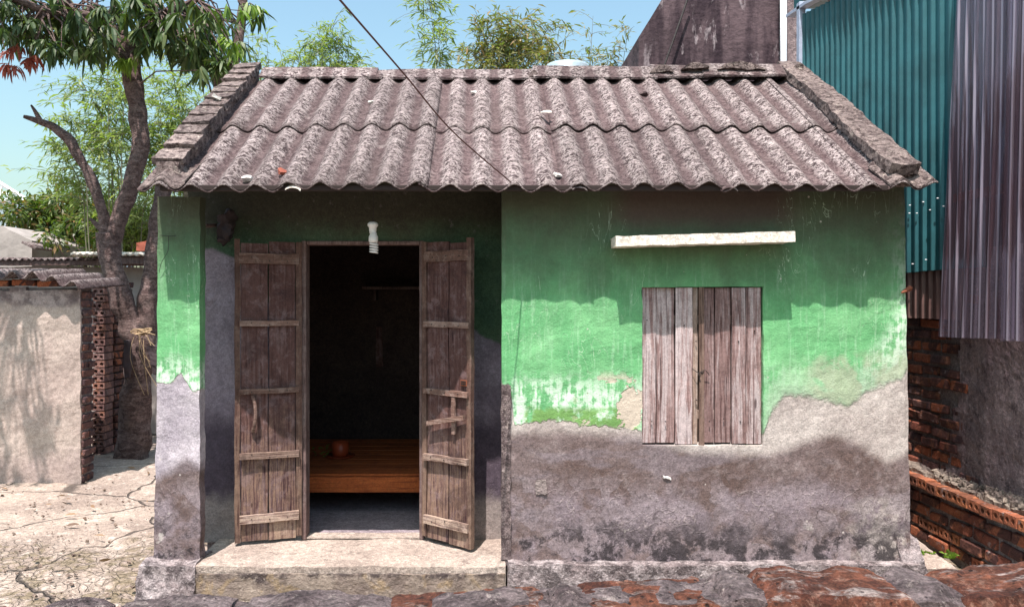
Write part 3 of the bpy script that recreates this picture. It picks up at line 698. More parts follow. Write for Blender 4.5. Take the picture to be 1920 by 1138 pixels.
# ridge capping, laid in overlapping lengths
caps = [(486, 706, 131, 147, 0), (690, 1006, 136, 150, .006), (1000, 1232, 129, 149, .014), (1225, 1330, 127, 147, .004), (1318, 1492, 126, 145, .012)]
for i, (a, b, t, bt, l) in enumerate(caps):
    yy = YR-.10; x0, x1 = x_of(a, yy), x_of(b, yy); zt, zb = z_of(t-1, yy), z_of(bt-3, yy)
    f = lambda u, v, zt=zt, zb=zb, l=l: (u, YR-.11+.23*v-l, (zb+(zt+.045-zb)*min(1, v*2.1)-(0 if v < .5 else (v-.5)*.14))+.01*noise.noise(Vector((u*2, v*2, l*90))))
    ob('ridge_cap', slab(lines(.04, x0, x1), lin(0, 1, 8), lambda u, v: True, f, (0, .004, -.014), .003, 12, i), MT['roof'], house)
for i, (px, py, w, h) in enumerate([(1237, 128, .17, .045), (1385, 124, .34, .04), (1490, 125, .10, .05), (1000, 138, .07, .04), (1300, 126, .2, .03)]):
    c = P(px, py, YR-.04); ob('mortar_lump', rbox(c.x-w/2, c.x+w/2, c.y-.06, c.y+.06, c.z-h, c.z+h*.3, .02, .016, 11, 50+i, lambda p, c=c, w=w, h=h: (p.x, p.y, c.z-h+(p.z-c.z+h)*max(.1, 1-(2*(p.x-c.x)/w)**2))), MT['rake'], house)

# rake walls on both gables: a mortar body and the bricks laid on it
def rake(xa, xb, seed, label, y_lo, hgt):
    def f(p):
        t = (p.z)                       # p.z runs 0..1 across the height
        base = roofz(p.y)-.05; top = roofz(p.y)+hgt
        return (p.x, p.y, base+(top-base)*t)
    n = 52; V, Fc = [], []
    body = rbox(xa, xb, 0, 1, 0, 1, .2, 0)
    V, Fc = slab(lines(.03, y_lo, YR+.05), lin(0, 1, 7), lambda u, v: True, lambda u, v: (xa, u, roofz(min(u, YR))-.05+(hgt+.05)*v), (xb-xa, 0, 0), 0)
    # round all surfaces with noise
    V = [disp(v, .013, 9, seed) for v in V]
    w = ob('rake_wall', (V, Fc), MT['rake'], house); w['label'] = label
    return w
rw1 = rake(-1.775, -1.645, 3, 'left rake wall stepped with mortared bricks', 4.17, .075)
rw2 = rake(2.19, 2.315, 4, 'right rake wall rounded with rough mortar', 4.15, .085)
y = 4.17; k = 0
while y < YR:
    ln = rng.uniform(.10, .17); c = Vector((-1.712+rng.uniform(-.008, .008), y+ln/2, roofz(y+ln/2)+.088+rng.uniform(-.006, .008)))
    V, Fc = rbox(-.082, .082, -ln/2-.012, ln/2+.008, -.026 if k else -.03, .020 if k else .006, .026, .009, 13, 60+k)
    M3 = Euler((ANG-R(5)+rng.uniform(-.05, .05), rng.uniform(-.05, .05), rng.uniform(-.06, .06))).to_matrix()
    ob('brick', ([M3@v+c for v in V], Fc), MT['rake'], rw1, False, c); y += ln*.93; k += 1
V, Fc = rbox(-.082, .082, 0, 1.56/math.cos(ANG), -.03, .028, .024, .011, 9, 95)
M3 = Euler((ANG, 0, 0)).to_matrix(); ob('mortar_cap', ([M3@v+Vector((2.255-.01*math.sin(v.y*4), 4.10, roofz(4.10)+.075)) for v in V], Fc), MT['rake'], rw2)
# mortar fillets where the rakes end over the eave
ob('mortar_fillet', rbox(x_of(262, YE), x_of(345, YE), 4.06, 4.26, 0, .012, .02, .006, 12, 77, lambda p: (p.x+.08*(p.y-4.06), p.y, roofz(p.y)+.022*math.cos(2*math.pi*(p.x-XC)/PITCH)+p.z*.8+.012)), MT['rake'], house)
ob('mortar_fillet', rbox(x_of(1672, YE), x_of(1752, YE), 4.06, 4.27, 0, .014, .02, .008, 12, 78, lambda p: (p.x-.1*(p.y-4.06), p.y, roofz(p.y)+.022*math.cos(2*math.pi*(p.x-XC)/PITCH)+p.z*.8+.012)), MT['rake'], house)

# ---- small things on the roof
def on_roof(px, py):
    # walk the sight line onto the roof plane
    for i in range(400):
        Y = YE+(YR-YE)*i/400
        if z_of(py, Y) <= roofz(Y)+.03: break
    return Y
for i, (px, py, s, mt, nm, lb, ct) in enumerate([
    (697, 192, .022, 'paleg', 'stone_chip', 'small pale stone chip on the upper roof left of the cable', 'stone'),
    (888, 170, .02, 'paleg', 'stone_chip', 'pale stone chip just below the ridge right of the cable', 'stone'),
    (464, 325, .03, 'palec', 'stone_chip', 'white stone chip low on the roof near the left rake', 'stone'),
    (532, 314, .03, 'redchip', 'clay_chip', 'red clay chip in a roof valley near the eave', 'stone'),
    (1046, 317, .02, 'paleg', 'stone_chip', 'pale stone chip near the eave in the middle of the roof', 'stone'),
    (400, 192, .034, 'paleg', 'stone_chip', 'flat white shard lying on the left rake wall', 'stone'),
    (1208, 172, .03, 'roof', 'sheet_chip', 'broken grey chip of sheet below the ridge mortar', 'chip')]):
    Y = on_roof(px, py); x = x_of(px, Y); z = roofz(Y)+.0225*math.cos(2*math.pi*(x-XC)/PITCH)+.016+(.013 if Y > YM else 0)
    if i == 5: x = -1.71; Y = 5.0; Y = 4.93; z = roofz(Y)+.125
    r = random.Random(i); V, Fc = rbox(-s, s, -s*.7, s*.7, -s*.25, s*.3, s*.7, s*.35, 30, i)
    M3 = Euler((ANG, 0, r.uniform(0, 3))).to_matrix()
    tag(ob(nm, ([M3@v+Vector((x, Y, z)) for v in V], Fc), MT[mt]), lb, ct)
Y = on_roof(1024, 220); c = Vector((x_of(1024, Y), Y, roofz(Y)+.06))
V = [Vector((a*.055, b*.018*(1-a*a)**.5 if abs(a) < 1 else 0, .006*(1-a*a))) for a in lin(-1, 1, 8) for b in (-1, 0, 1)]
Fc = [(3*k+j, 3*k+3+j, 3*k+4+j, 3*k+1+j) for k in range(8) for j in (0, 1)]
M3 = Euler((ANG*.9, .2, R(-52))).to_matrix(); V2 = [M3@v+c for v in V]; n = len(V2)
tag(ob('fallen_leaf', (V2+[v-Vector((0, -.001, .002)) for v in V2], Fc+[tuple(i+n for i in q[::-1]) for q in Fc]), MT['slab']), 'pale dry fallen leaf lying mid-roof', 'leaf')

# ---- cable from the street to the eave, lamp flex and bulb
pts = spline([P(560, -90, 1.7), P(637, 0, 2.15), P(760, 142, 2.9), P(850, 248, 3.45), P(957, 341, 4.04)], 8)
tag(ob('overhead_cable', tube(pts, .0034, 6), MT['cable']), 'brown power cable slanting across the sky and roof to the eave', 'cable')
tag(ob('black_wire', tube(spline([P(1292, -10, 8.9), P(1268, 60, 8.9), P(1243, 130, 8.9)], 6), .012, 5), MT['dark']), 'thin black wire slanting down the black-streaked gable wall', 'wire')
bulb = empty('hanging_bulb', P(699, 476, 4.42), 'white spiral energy saving bulb hanging before the doorway', 'light bulb')
bx = P(699, 476, 4.42)
s_ = 4.42/F
ob('flex', tube([P(700, 330, 4.42), P(700, 418, 4.42)], .0022, 5), MT['dark'], bulb)
ob('socket', lathe(P(699, 416, 4.42), [(.0001, 0), (.018, -.001), (.030, -.012), (.031, -.022), (.022, -.034), (.020, -.062), (.022, -.065), (.0001, -.066)], 18), MT['white'], bulb, True)
ob('ballast', lathe(P(700, 437, 4.42), [(.0001, 0), (.020, 0), (.021, -.012), (.027, -.022), (.027, -.048), (.020, -.056), (.0001, -.056)], 18), MT['white'], bulb, True)
hel = [P(701, 454, 4.42)+Vector((.021*math.cos(t)*(1 if t > 1 else .6+.4*t), .021*math.sin(t), -.0018-t*.0024)) for t in lin(0, 2*math.pi*4, 96)]
ob('spiral_tube', tube(hel, .0052, 8), MT['white'], bulb, True)
tag(ob('thin_wire', tube(spline([P(722, 335, 4.4), P(745, 395, 4.5), P(778, 452, 4.64)], 5), .0015, 4), MT['dark']), 'thin dark wire running from the eave to the door lintel', 'wire')

tag(ob('bent_wire', merge(tube(spline([P(299, 441, 4.275), P(318, 443, 4.27), P(330, 442, 4.275)], 4), .0018, 4), tube(spline([P(316, 443, 4.272), P(315, 470, 4.27), P(303, 492, 4.268), P(298, 512, 4.28)], 4), .0015, 4)), MT['dark']), 'thin bent wire hanging on the green porch pier', 'wire')
tag(ob('iron_spike', tube([P(1690, 549, 4.27), P(1697, 546, 4.28), P(1706, 541, 4.31)], [.004, .010, .016], 6, .3), MT['rust']), 'rusty iron spike sticking from the right house corner', 'spike')
# ---- porch corner: cloth on a peg
peg = tag(ob('wooden_peg', tube([P(384, 424, 4.40), P(404, 422, 4.66)], .012, 7, .2), MT['frame']), 'wooden peg between porch pier and back wall', 'peg')
c = P(424, 420, 4.60)
V, Fc = rbox(c.x-.07, c.x+.07, c.y-.035, c.y+.04, c.z-.10, c.z+.06, .012, .034, 17, 5, lambda p: (c.x+(p.x-c.x)*(.45+.5*noise.noise(Vector((0, 0, p.z*21)))+.25*(c.z-p.z)/.1), p.y, p.z+.25*(p.x-c.x)))
tag(ob('cloth_bundle', (V, Fc), MT['cloth'], None, True), 'dark bunched cloth hung in the porch corner', 'cloth')

# ---- inside the room: bed, cup, plant, shelf, strap
bed = empty('wooden_bed', (-.75, 5.2, ZP), 'low orange-brown wooden bed inside the dark room', 'bed')
zt, zb = z_of(893, 5.2), z_of(922, 5.2)
ob('side_rail', box((-.72, 5.2, (zt+zb)/2), (1.9, .035, zt-zb), .004), MT['bed'], bed)
for i in range(8):
    y0 = 5.20+i*.164; ob('plank', box((-.72, y0+.08, zt+.009), (1.9, .158, .016), .003), MT['bed'], bed)
for sx in (-1.6, .14):
    for sy in (5.27, 6.45): ob('leg', box((sx, sy, (ZP+zb)/2), (.07, .07, zb-ZP), .004), MT['bed'], bed)
c = P(638, 838, 5.75); c.z = zt+.018
cup = empty('orange_cup', c, 'orange enamel cup on a saucer on the bed', 'cup')
ob('cup_body', lathe(c, [(.0001, .010), (.055, .010), (.062, .04), (.064, .115), (.060, .115), (.055, .03), (.0001, .026)], 18), MT['orange'], cup, True)
ob('saucer', lathe(c, [(.0001, 0), (.06, 0), (.11, .010), (.11, .014), (.06, .007), (.0001, .006)], 20), MT['orange'], cup, True)
sprig = empty('leafy_sprig', c+Vector((-.15, .02, 0)), 'dim leafy sprig lying beside the orange cup on the bed', 'sprig')
for k in range(26):
    a = rng.uniform(0, 6.28); L_ = rng.uniform(.03, .06); q = c+Vector((-.15+rng.gauss(0, .05), rng.gauss(0, .03), .012+rng.random()*.07)); d = Vector((math.cos(a)*L_, math.sin(a)*L_, rng.uniform(-.01, .03))); n_ = Vector((-math.sin(a), math.cos(a), .2))*.008
    ob('leaf', ([q, q+d*.5+n_, q+d, q+d*.5-n_], [(0, 1, 2, 3)]), MT['weed'], sprig)
sh = empty('wall_shelf', (-.5, 6.45, z_of(538, 6.45)), 'dark red shelf on the rear wall of the room', 'shelf')
ob('shelf_board', box((-.55, 6.45, z_of(540, 6.45)), (.9, .18, .022), .003), MT['frame'], sh)
for x in (-.9, -.2): ob('bracket', box((x, 6.47, z_of(540, 6.45)-.06), (.02, .14, .09), .003), MT['frame'], sh)
V, Fc = slab(lin(0, 1, 3), lin(0, 1, 10), lambda u, v: True, lambda u, v: (P(704, 690, 6.4).x-.012+.05*u*(1+.25*(1-v)), 6.52-.004*math.sin(v*5), P(704, 690, 6.4).z+v*.34), (0, .006, 0), .003, 5)
tag(ob('hanging_strap', (V, Fc), MT['door']), 'brown strap hanging on the rear wall of the room', 'strap')

# ================================================================== RIGHT: neighbour
nb = empty('neighbour_building', (4.5, 5.5, 0), 'neighbour building with teal steel cladding over a rough brick side wall', 'building')
bmesh_brick = []
for k in range(4):
    V, Fc = box((0, 0, 0), (.105, .205, .062), .007, .004, random.Random(k+3)); bmesh_brick.append(mesh('brick', V, Fc, MT['brick']))
for k in range(2):
    V, Fc = box((0, 0, 0), (.105, .205, .062), .007, .004, random.Random(k+13)); bmesh_brick.append(mesh('brick', V, Fc, MT['brickd']))
def place(me, parent, w, rot, sc_=(1, 1, 1), name='brick'):
    o = bpy.data.objects.new(name, me); COL.objects.link(o); o.parent = parent; o.location = Vector(w)-WL[parent.name]; o.rotation_euler = rot; o.scale = sc_; return o
def hollow_mesh(name, mat, W=.10, H=.062, D=.2):
    """brick seen on its end, two round holes through the end that faces -Y"""
    V, Fc = [], []
    for s in (-1, 1):
        cx = s*W/4; n0 = len(V); r = .0165
        for k in range(8):
            t = math.pi/4*k; a, b = math.cos(t), math.sin(t); m = max(abs(a), abs(b)); V.append((cx+a/m*W/4, -D/2, b/m*H/2))
        for dy in (0, .05):
            for k in range(8):
                t = math.pi/4*k; V.append((cx+math.cos(t)*r, -D/2+dy, math.sin(t)*r))
        for k in range(8):
            k2 = (k+1) % 8; Fc += [(n0+k, n0+k2, n0+8+k2, n0+8+k)[::-1], (n0+8+k, n0+8+k2, n0+16+k2, n0+16+k)[::-1]]
        Fc.append(tuple(n0+16+k for k in range(8))[::-1])
    n0 = len(V)
    for y in (-D/2, D/2):
        for x, z in ((-1, -1), (1, -1), (1, 1), (-1, 1)): V.append((x*W/2, y, z*H/2))
    Fc += [(n0+4, n0+7, n0+6, n0+5)] + [(n0+k, n0+4+k, n0+4+(k+1) % 4, n0+(k+1) % 4)[::-1] for k in range(4)]
    return mesh(name, V, Fc, mat)
HL = hollow_mesh('hollow_brick_pale', MT['hollowp']); HM = hollow_mesh('hollow_brick', MT['hollow']); HMd = hollow_mesh('hollow_brick_dark', MT['brickd'])
XU, XLW = 3.12, 2.95
uw = ob('upper_wall', rbox(XU+.012, XU+.12, 3.0, 7.2, .38, 1.80, .09, .008, 6, 3), MT['mortar'], nb); uw['label'] = 'rough upper brick wall with wide mortar joints'
row = 0; z = .47
while z < 1.80:
    y = 4.80+(row % 2)*.11
    while y < 6.1:
        L = rng.uniform(.85, 1.05)
        if y < 5.12+.25*(.43-z)+rng.uniform(-.12, .1) and z > .9: y += .225; continue
        me = bmesh_brick[rng.choice([0, 1, 2, 3, 4, 5])]
        place(me, uw, (XU+.045+rng.uniform(-.012, .008), y+.1, z+rng.uniform(-.006, .006)), (rng.uniform(-.04, .04), rng.uniform(-.08, .08), rng.uniform(-.03, .03)), (1, L, rng.uniform(.9, 1.05)))
        y += .225
    z += .083; row += 1
lw = ob('ledge_wall', rbox(XLW+.02, XU+.01, 3.2, 5.9, -.05, .372, .06, .012, 7, 5), MT['mortar'], nb); lw['label'] = 'low projecting brick footing topped with a course of hollow bricks'
z = .045; row = 0
while z < .36:
    y = 3.3+(row % 2)*.11
    while y < 5.8:
        if row == 1 and 4.55 < y < 5.1 or row == 0 and 4.2 < y < 4.6:
            for q in (0, 1): place(rng.choice([HM, HMd]), lw, (XLW+.10, y+.05+q*.108, z), (0, rng.uniform(-.03, .03), R(-90)), (1, 1, 1), 'hollow_brick')
        else:
            place(bmesh_brick[rng.choice([0, 1, 2, 3])], lw, (XLW+.052+rng.uniform(-.012, .006), y+.1, z+rng.uniform(-.005, .005)), (rng.uniform(-.04, .04), 0, rng.uniform(-.04, .04)), (1, rng.uniform(.88, 1.03), rng.uniform(.9, 1.1)))
        y += .225
    z += .084; row += 1
y = 3.4
while y < 5.85:
    place(HM, lw, (XLW+.075+rng.uniform(-.006, .004), y, .398+rng.uniform(-.004, .004)), (rng.uniform(-.04, .04), 0, R(-90)+rng.uniform(-.04, .04)), (1, 1, 1), 'hollow_brick'); y += .107
ob('ledge_mortar', rbox(XLW+.045, XU+.02, 3.3, 5.85, .425, .455, .02, .022, 14, 6), MT['dirt'], nb)
# debris heaped on the ledge
VV = []
for k in range(240):
    y = rng.uniform(3.6, 5.2); s = rng.uniform(.008, .022); c = Vector((rng.uniform(XLW+.06, XU), y, .455+rng.uniform(0, .02)))
    VV.append(box(c, (s*2, s*1.6, s), .002, s*.3, rng, Euler((rng.random()*3, rng.random()*3, 0))))
tag(ob('rubble', merge(*VV), MT['dirt'], nb), kind='stuff')
# plaster skin over the front of the upper wall
def pk(u, v): return u < 5.02 + .30*(.95-v)*(1 if v < .95 else .25) + .05*noise.noise(Vector((0, u*3, v*9))) + .03*noise.noise(Vector((4, v*30, 0)))
ob('plaster_skin', slab(lines(.025, 3.0, 5.5), lines(.025, .44, 1.95), pk, lambda u, v: (XU-.012+.012*noise.noise(Vector((u*3, v*3, 1))), u, v), (.03, 0, 0), .008, 9, 8), MT['sideplaster'], nb)
# dark cladding wall behind the clear sheets
ob('dark_backing', rbox(3.16, 3.2, 3.0, 4.9, 1.955, 6.0, .3, .004, 3), MT['purple'], nb)
# teal trapezoidal steel
def trap(t):  # t in pitches -> 0..1 profile
    t = t % 1; return 0 if t < .62 else (t-.62)/.10 if t < .72 else 1 if t < .88 else 1-(t-.88)/.12
def steel(y0, y1, z0, z1f, X, pit, dep, mat, name, parent, bowf=None, zs=12, fine=8):
    n = round((y1-y0)/pit*fine); us = sorted(set([y0+(y1-y0)*i/n for i in range(n+1)]+[k*pit+o*pit for k in range(int(y0/pit), int(y1/pit)+1) for o in (.62, .72, .88) if y0 < (k+o)*pit < y1]))
    f = lambda u, v: (X-dep*trap(u/pit)+(bowf(u, v) if bowf else 0), u+(0), z0+(z1f(u)-z0)*v)
    return ob(name, slab(us, lin(0, 1, zs), lambda u, v: True, f, (.002, 0, 0), 0), mat, parent)
ztop = lambda u: 4.33-.17*(7.26-u)
bz = z_of(511, 5.35)
for i, (a, b) in enumerate(((6.30, 7.28), (5.35, 6.30), (4.62, 5.35))):
    steel(a, b+.02, bz+.004*i, lambda u: max(ztop(u), 4.0), 3.05-.003*i, .100, .022, MT['teal'], 'steel_sheet', nb)
steel(4.86, 5.9, z_of(598, 5.2), lambda u: bz+.03, 3.07, .085, .02, MT['brownsheet'], 'brown_sheet', nb)
for i, (px, py) in enumerate([(1706, 385), (1705, 400), (1719, 400), (1731, 379), (1744, 394), (1758, 372), (1769, 387), (1711, 495), (1736, 487)]):
    Y = 3.02*F/(px-905); p = P(px, py, Y); ob('screw', box(p, (.012, .010, .007), .002), MT['pvc'], nb)
ob('corner_trim', box((3.03, 7.31, 3.0), (.06, .07, 2.9), .004), MT['palem'], nb)
V, Fc = slab(lin(3.0, 7.6, 10), lin(0, 1, 2), lambda u, v: True, lambda u, v: (3.0+.08*v, u, 4.37-.17*(7.26-min(u, 7.4))+.02), (0, 0, .03))
ob('eave_soffit', (V, Fc), MT['palem'], nb)
ob('eave_roof', rbox(3.08, 6.0, 3.0, 7.6, 4.5, 4.6, .6, 0), MT['teal'], nb)
ob('building_core', rbox(3.26, 6.0, 3.0, 7.25, 0, 4.48, .6, 0), MT['sideplaster'], nb)
ob('rusty_bar', box((3.03, 4.35, 0), (.03, 1.5, .055), .003) if False else merge(([Vector(v)+Vector((3.03, 4.25, z_of(350, 4.4))) for v in box((0, 0, 0), (.03, 1.35, .055), .003)[0]], box((0, 0, 0), (.03, 1.4, .055), .003)[1])), MT['rust'], nb)
# clear sheets hanging in front
def bow(u, v): return -.05*(1-v)+.006*math.sin(u*7+v*5)
def pedge(u, v): return True
def polyf(y0, y1, X, z0, z1, name, lean):
    n = round((y1-y0)/.076*8)
    us = [y0+(y1-y0)*i/n for i in range(n+1)]
    f = lambda u, v: (X-.007*trap(u/.076)+bow(u, v)+.05*lean, u+lean*(1-v)*(u-y0)/(y1-y0), z0+(z1-z0)*v+.012*math.sin(u*5)*(1-v))
    return ob(name, slab(us, lin(0, 1, 16), lambda u, v: True, f, (.0015, 0, 0), 0), MT['poly'], nb)
polyf(3.0, 4.30, 2.955, 1.39, 4.6, 'clear_sheet', 0)
polyf(4.22, 4.72, 2.975, 1.40, 4.6, 'clear_sheet', .24)
# concrete gable behind, pipe
gb = empty('gable_building', (2.8, 11, 0), 'tall black-streaked concrete gable behind the roof on the right', 'building')
Yg = 9.0; gx0, gx1 = x_of(1197, Yg), x_of(1497, Yg)
slope = (z_of(0, Yg)-z_of(70, Yg))/(x_of(1240, Yg)-gx0)
ob('gable_wall', slab(lines(.15, gx0, gx1), lin(0, 1, 30), lambda u, v: True, lambda u, v: (u, Yg, v*(z_of(70, Yg)+slope*min(u-gx0, 1.0))), (0, 6, 0), .02, 2, 3), MT['stain'], gb)
ob('pilaster', rbox(x_of(1477, 8.9), x_of(1494, 8.9), 8.9, 8.99, 0, 6.5, .2, .006, 3), MT['sideplaster'], gb)
tag(ob('drain_pipe', tube([P(1469, 700, 8.8), P(1469, 400, 8.8), P(1469, 100, 8.8), P(1469, -80, 8.8)], .037, 14), MT['pvc'], None, True), 'white vertical drain pipe between streaked gable and teal cladding', 'pipe')
tk = empty('water_tank', (x_of(1063, 10), 10, 0), 'pale domed water tank top just showing above the ridge', 'water tank')
ob('tank_body', lathe((x_of(1063, 10), 10, 0), [(.30, 3.0), (.30, z_of(127, 10)-.02), (.27, z_of(124, 10)), (.15, z_of(119, 10)), (.0001, z_of(117, 10))], 24), MT['tank'], tk, True)
ob('stand', merge(*[box((x_of(1063, 10)+sx, 10+sy, 1.5), (.06, .06, 3.0), 0) for sx in (-.2, .2) for sy in (-.2, .2)]), MT['rust'], tk)
# ground at the foot of the gap: slab stone and weeds
c = P(1745, 1046, 4.75); tag(ob('flat_stone', rbox(2.50, 2.80, 4.55, 5.1, -.02, .05, .04, .02, 6, 3, lambda p: (p.x, p.y, p.z+(p.y-4.7)*.12)), MT['step']), 'pale sloping stone in the gap between house and brick wall', 'stone')

# ================================================================== FOLIAGE
def leaves_mesh(name, pos_, dir_, ln, wd, mat, droop=.25, segs=3, par=None):
    """one joined mesh of curved leaves; pos_, dir_ are (n,3)"""
    n = len(pos_); d = dir_/np.linalg.norm(dir_, axis=1, keepdims=True)
    up = nrg.normal(size=(n, 3))*.45+np.array([0, 0, 1]); s = np.cross(d, up); s /= np.linalg.norm(s, axis=1, keepdims=True)+1e-9; u = np.cross(s, d)
    ts = np.linspace(0, 1, segs+1); wp = np.sin(np.pi*np.clip(ts*.9+.07, 0, 1))**.8; wp[-1] = .02
    rows = []
    for t, w in zip(ts, wp):
        c = pos_ + d*(ln*t)[:, None]*(1-.12*droop*t) + np.array([0, 0, -1])*(ln*droop*t*t)[:, None]
        rows.append(c - s*(wd*w*.5)[:, None] + u*(wd*w*.16)[:, None]); rows.append(c + s*(wd*w*.5)[:, None] + u*(wd*w*.16)[:, None])
    A = np.stack(rows, 1); k = A.shape[1]; V = A.reshape(-1, 3)
    q = np.array([[2*i, 2*i+1, 2*i+3, 2*i+2] for i in range(segs)]); Fa = (q[None]+(np.arange(n)*k)[:, None, None]).reshape(-1, 4)
    o = V.mean(0); o[2] = V[:, 2].min(); me = bpy.data.meshes.new(name)
    me.vertices.add(len(V)); me.vertices.foreach_set('co', (V-o).ravel())
    me.loops.add(Fa.size); me.loops.foreach_set('vertex_index', Fa.ravel()); me.polygons.add(len(Fa)); me.polygons.foreach_set('loop_start', np.arange(0, Fa.size, 4))
    me.materials.append(mat); me.update(calc_edges=True); me.validate()
    ob_ = bpy.data.objects.new(name, me); link(ob_, par, o); ob_['kind'] = 'stuff'; return ob_
def arr(L): return np.array([tuple(v) for v in L], dtype=float)

# ---- mango tree
YT = 8.0
tree = empty('mango_tree', (P(255, 860, YT).x, YT, 0), 'broad mango tree with forked trunk rising behind the porch pier', 'tree')
tp = lambda L: [P(a, b, c) for a, b, c in L]
def limb(name, L, rad, par, seed, jit=.28, n=12):
    pts = spline(tp(L), 8); rr = spl1(rad, 8)
    return ob(name, tube(pts, rr, n, jit, True, seed), MT['bark'], par, True), pts
trunk, tpts = limb('trunk', [(243, 905, 8), (248, 850, 8), (252, 780, 8), (259, 700, 8), (264, 640, 8), (266, 600, 8.05)], [.21, .17, .15, .145, .145, .12], tree, 1, .3, 16)
A_, pA = limb('limb', [(262, 655, 8), (245, 610, 7.97), (222, 545, 7.93), (206, 485, 7.9), (203, 440, 7.9)], [.12, .115, .11, .105, .11], tree, 2)
B_, pB = limb('limb', [(268, 640, 8.02), (278, 560, 8.06), (287, 490, 8.1), (296, 410, 8.15), (330, 290, 8.3), (400, 190, 8.5), (440, 110, 8.7), (452, 40, 8.8), (462, -40, 8.9)], [.12, .10, .085, .085, .08, .075, .065, .05, .04], tree, 3)
C_, pC = limb('limb', [(206, 460, 7.9), (225, 405, 7.9), (246, 350, 7.9), (262, 280, 7.9), (258, 210, 7.9), (248, 140, 7.9), (232, 80, 7.9), (180, 40, 7.8), (120, 20, 7.6)], [.085, .085, .08, .085, .09, .10, .085, .06, .04], tree, 4)
D_, pD = limb('dead_branch', [(203, 450, 7.9), (192, 395, 7.85), (172, 340, 7.8), (140, 280, 7.75), (108, 245, 7.7), (75, 228, 7.65), (45, 219, 7.6)], [.075, .058, .055, .05, .045, .035, .016], tree, 5, .45)
D_['label'] = 'bare broken branch forking at its tip'
limb('twig', [(78, 230, 7.65), (68, 212, 7.63), (58, 197, 7.6)], [.03, .02, .008], D_, 6)
limb('twig', [(203, 440, 7.88), (185, 425, 7.86), (168, 409, 7.84)], [.045, .03, .012], tree, 7)
E_, pE = limb('limb', [(250, 150, 7.9), (215, 85, 7.8), (150, 42, 7.6), (90, 25, 7.4), (20, -5, 7.2), (-80, -20, 6.8)], [.07, .065, .05, .04, .03, .02], tree, 8)
G_, pG = limb('limb', [(236, 95, 7.9), (290, 40, 7.9), (350, 10, 8.0), (420, -30, 8.1)], [.06, .045, .035, .02], tree, 9)
H_, pH = limb('limb', [(205, 480, 7.9), (190, 300, 7.5)], [.01, .01], tree, 10) if False else (None, [])
# forward limb, beyond the left edge of the frame, that dapples the courtyard wall
K_, pK = limb('limb', [(150, 40, 7.6), (60, -60, 7.0), (-60, -60, 6.4), (-160, -30, 5.9)], [.05, .04, .03, .02], tree, 11)
tips = []      # (center, radius, number of whorls, kind)
def blob(px, py, Y, rx, ry, n, kind='mango', ryd=.5):
    for _ in range(n):
        a, r = rng.random()*6.283, math.sqrt(rng.random()); tips.append((P(px+rx*r*math.cos(a), py+ry*r*math.sin(a), Y+rng.uniform(-ryd, ryd)), kind))
blob(60, 25, 7.5, 95, 42, 42); blob(150, 45, 7.6, 80, 45, 40); blob(100, 78, 7.5, 45, 20, 12); blob(175, 85, 7.7, 45, 22, 10)
blob(250, 20, 7.9, 75, 50, 34); blob(330, 35, 8.0, 70, 50, 46); blob(355, 85, 8.1, 42, 30, 26); blob(395, 120, 8.1, 32, 24, 16)
blob(300, 82, 8.0, 40, 16, 8); blob(405, 60, 8.3, 45, 50, 24, 'mix'); blob(440, 100, 8.4, 20, 35, 10, 'mix'); blob(460, 20, 8.6, 35, 20, 9, 'mix')
blob(262, 62, 7.9, 30, 20, 4); blob(35, 60, 7.5, 30, 20, 5)
blob(235, 110, 7.75, 16, 8, 5, 'fresh', .1); blob(20, 85, 7.3, 18, 16, 3, 'red', .15); blob(52, 105, 7.3, 18, 12, 3, 'red', .15); blob(12, 120, 7.3, 8, 8, 2, 'red', .1)
blob(60, -90, 7.8, 200, 60, 26, 'mango', 1.2); blob(330, -70, 8.2, 130, 40, 14, 'mango', .8)
for _ in range(26): tips.append((Vector((rng.uniform(-5.0, -4.25), rng.uniform(5.0, 5.9), rng.uniform(3.6, 4.5))), 'mango'))
skel = [p for L in (pB[40:], pC[30:], pE, pG, pK) for p in L]
lp = {'mango': [], 'fresh': [], 'red': []}; tw_, cand = [], []
for c, kind in tips:
    q = min(skel, key=lambda s: (s-c).length); m_ = (q+c)/2+Vector((rng.uniform(-.1, .1), 0, .08))
    if (q-c).length < 1.4: tw_.append(tube([q, m_, c], [.012, .008, .004], 4, 0, False))
    k_ = kind if kind != 'mix' else ('fresh' if rng.random() < .42 else 'mango')
    ax = Vector((rng.uniform(-1, 1), rng.uniform(-1, 1), rng.uniform(-.6, .3))).normalized()
    for _ in range(rng.randint(8, 14)):
        a = Vector((rng.gauss(0, 1), rng.gauss(0, 1), rng.gauss(0, .5))).normalized()
        d = (a*.75+ax*.35+Vector((0, 0, -.55 if k_ != 'fresh' else -.8))).normalized()
        lp[k_ if k_ in lp else 'mango'].append((c+ax*rng.uniform(-.09, .03), d, rng.uniform(.10, .215)*(.85 if k_ == 'fresh' else .72 if k_ == 'red' else 1), rng.uniform(.024, .04)))
tag(ob('twigs', merge(*tw_), MT['bark'], tree), kind='stuff')
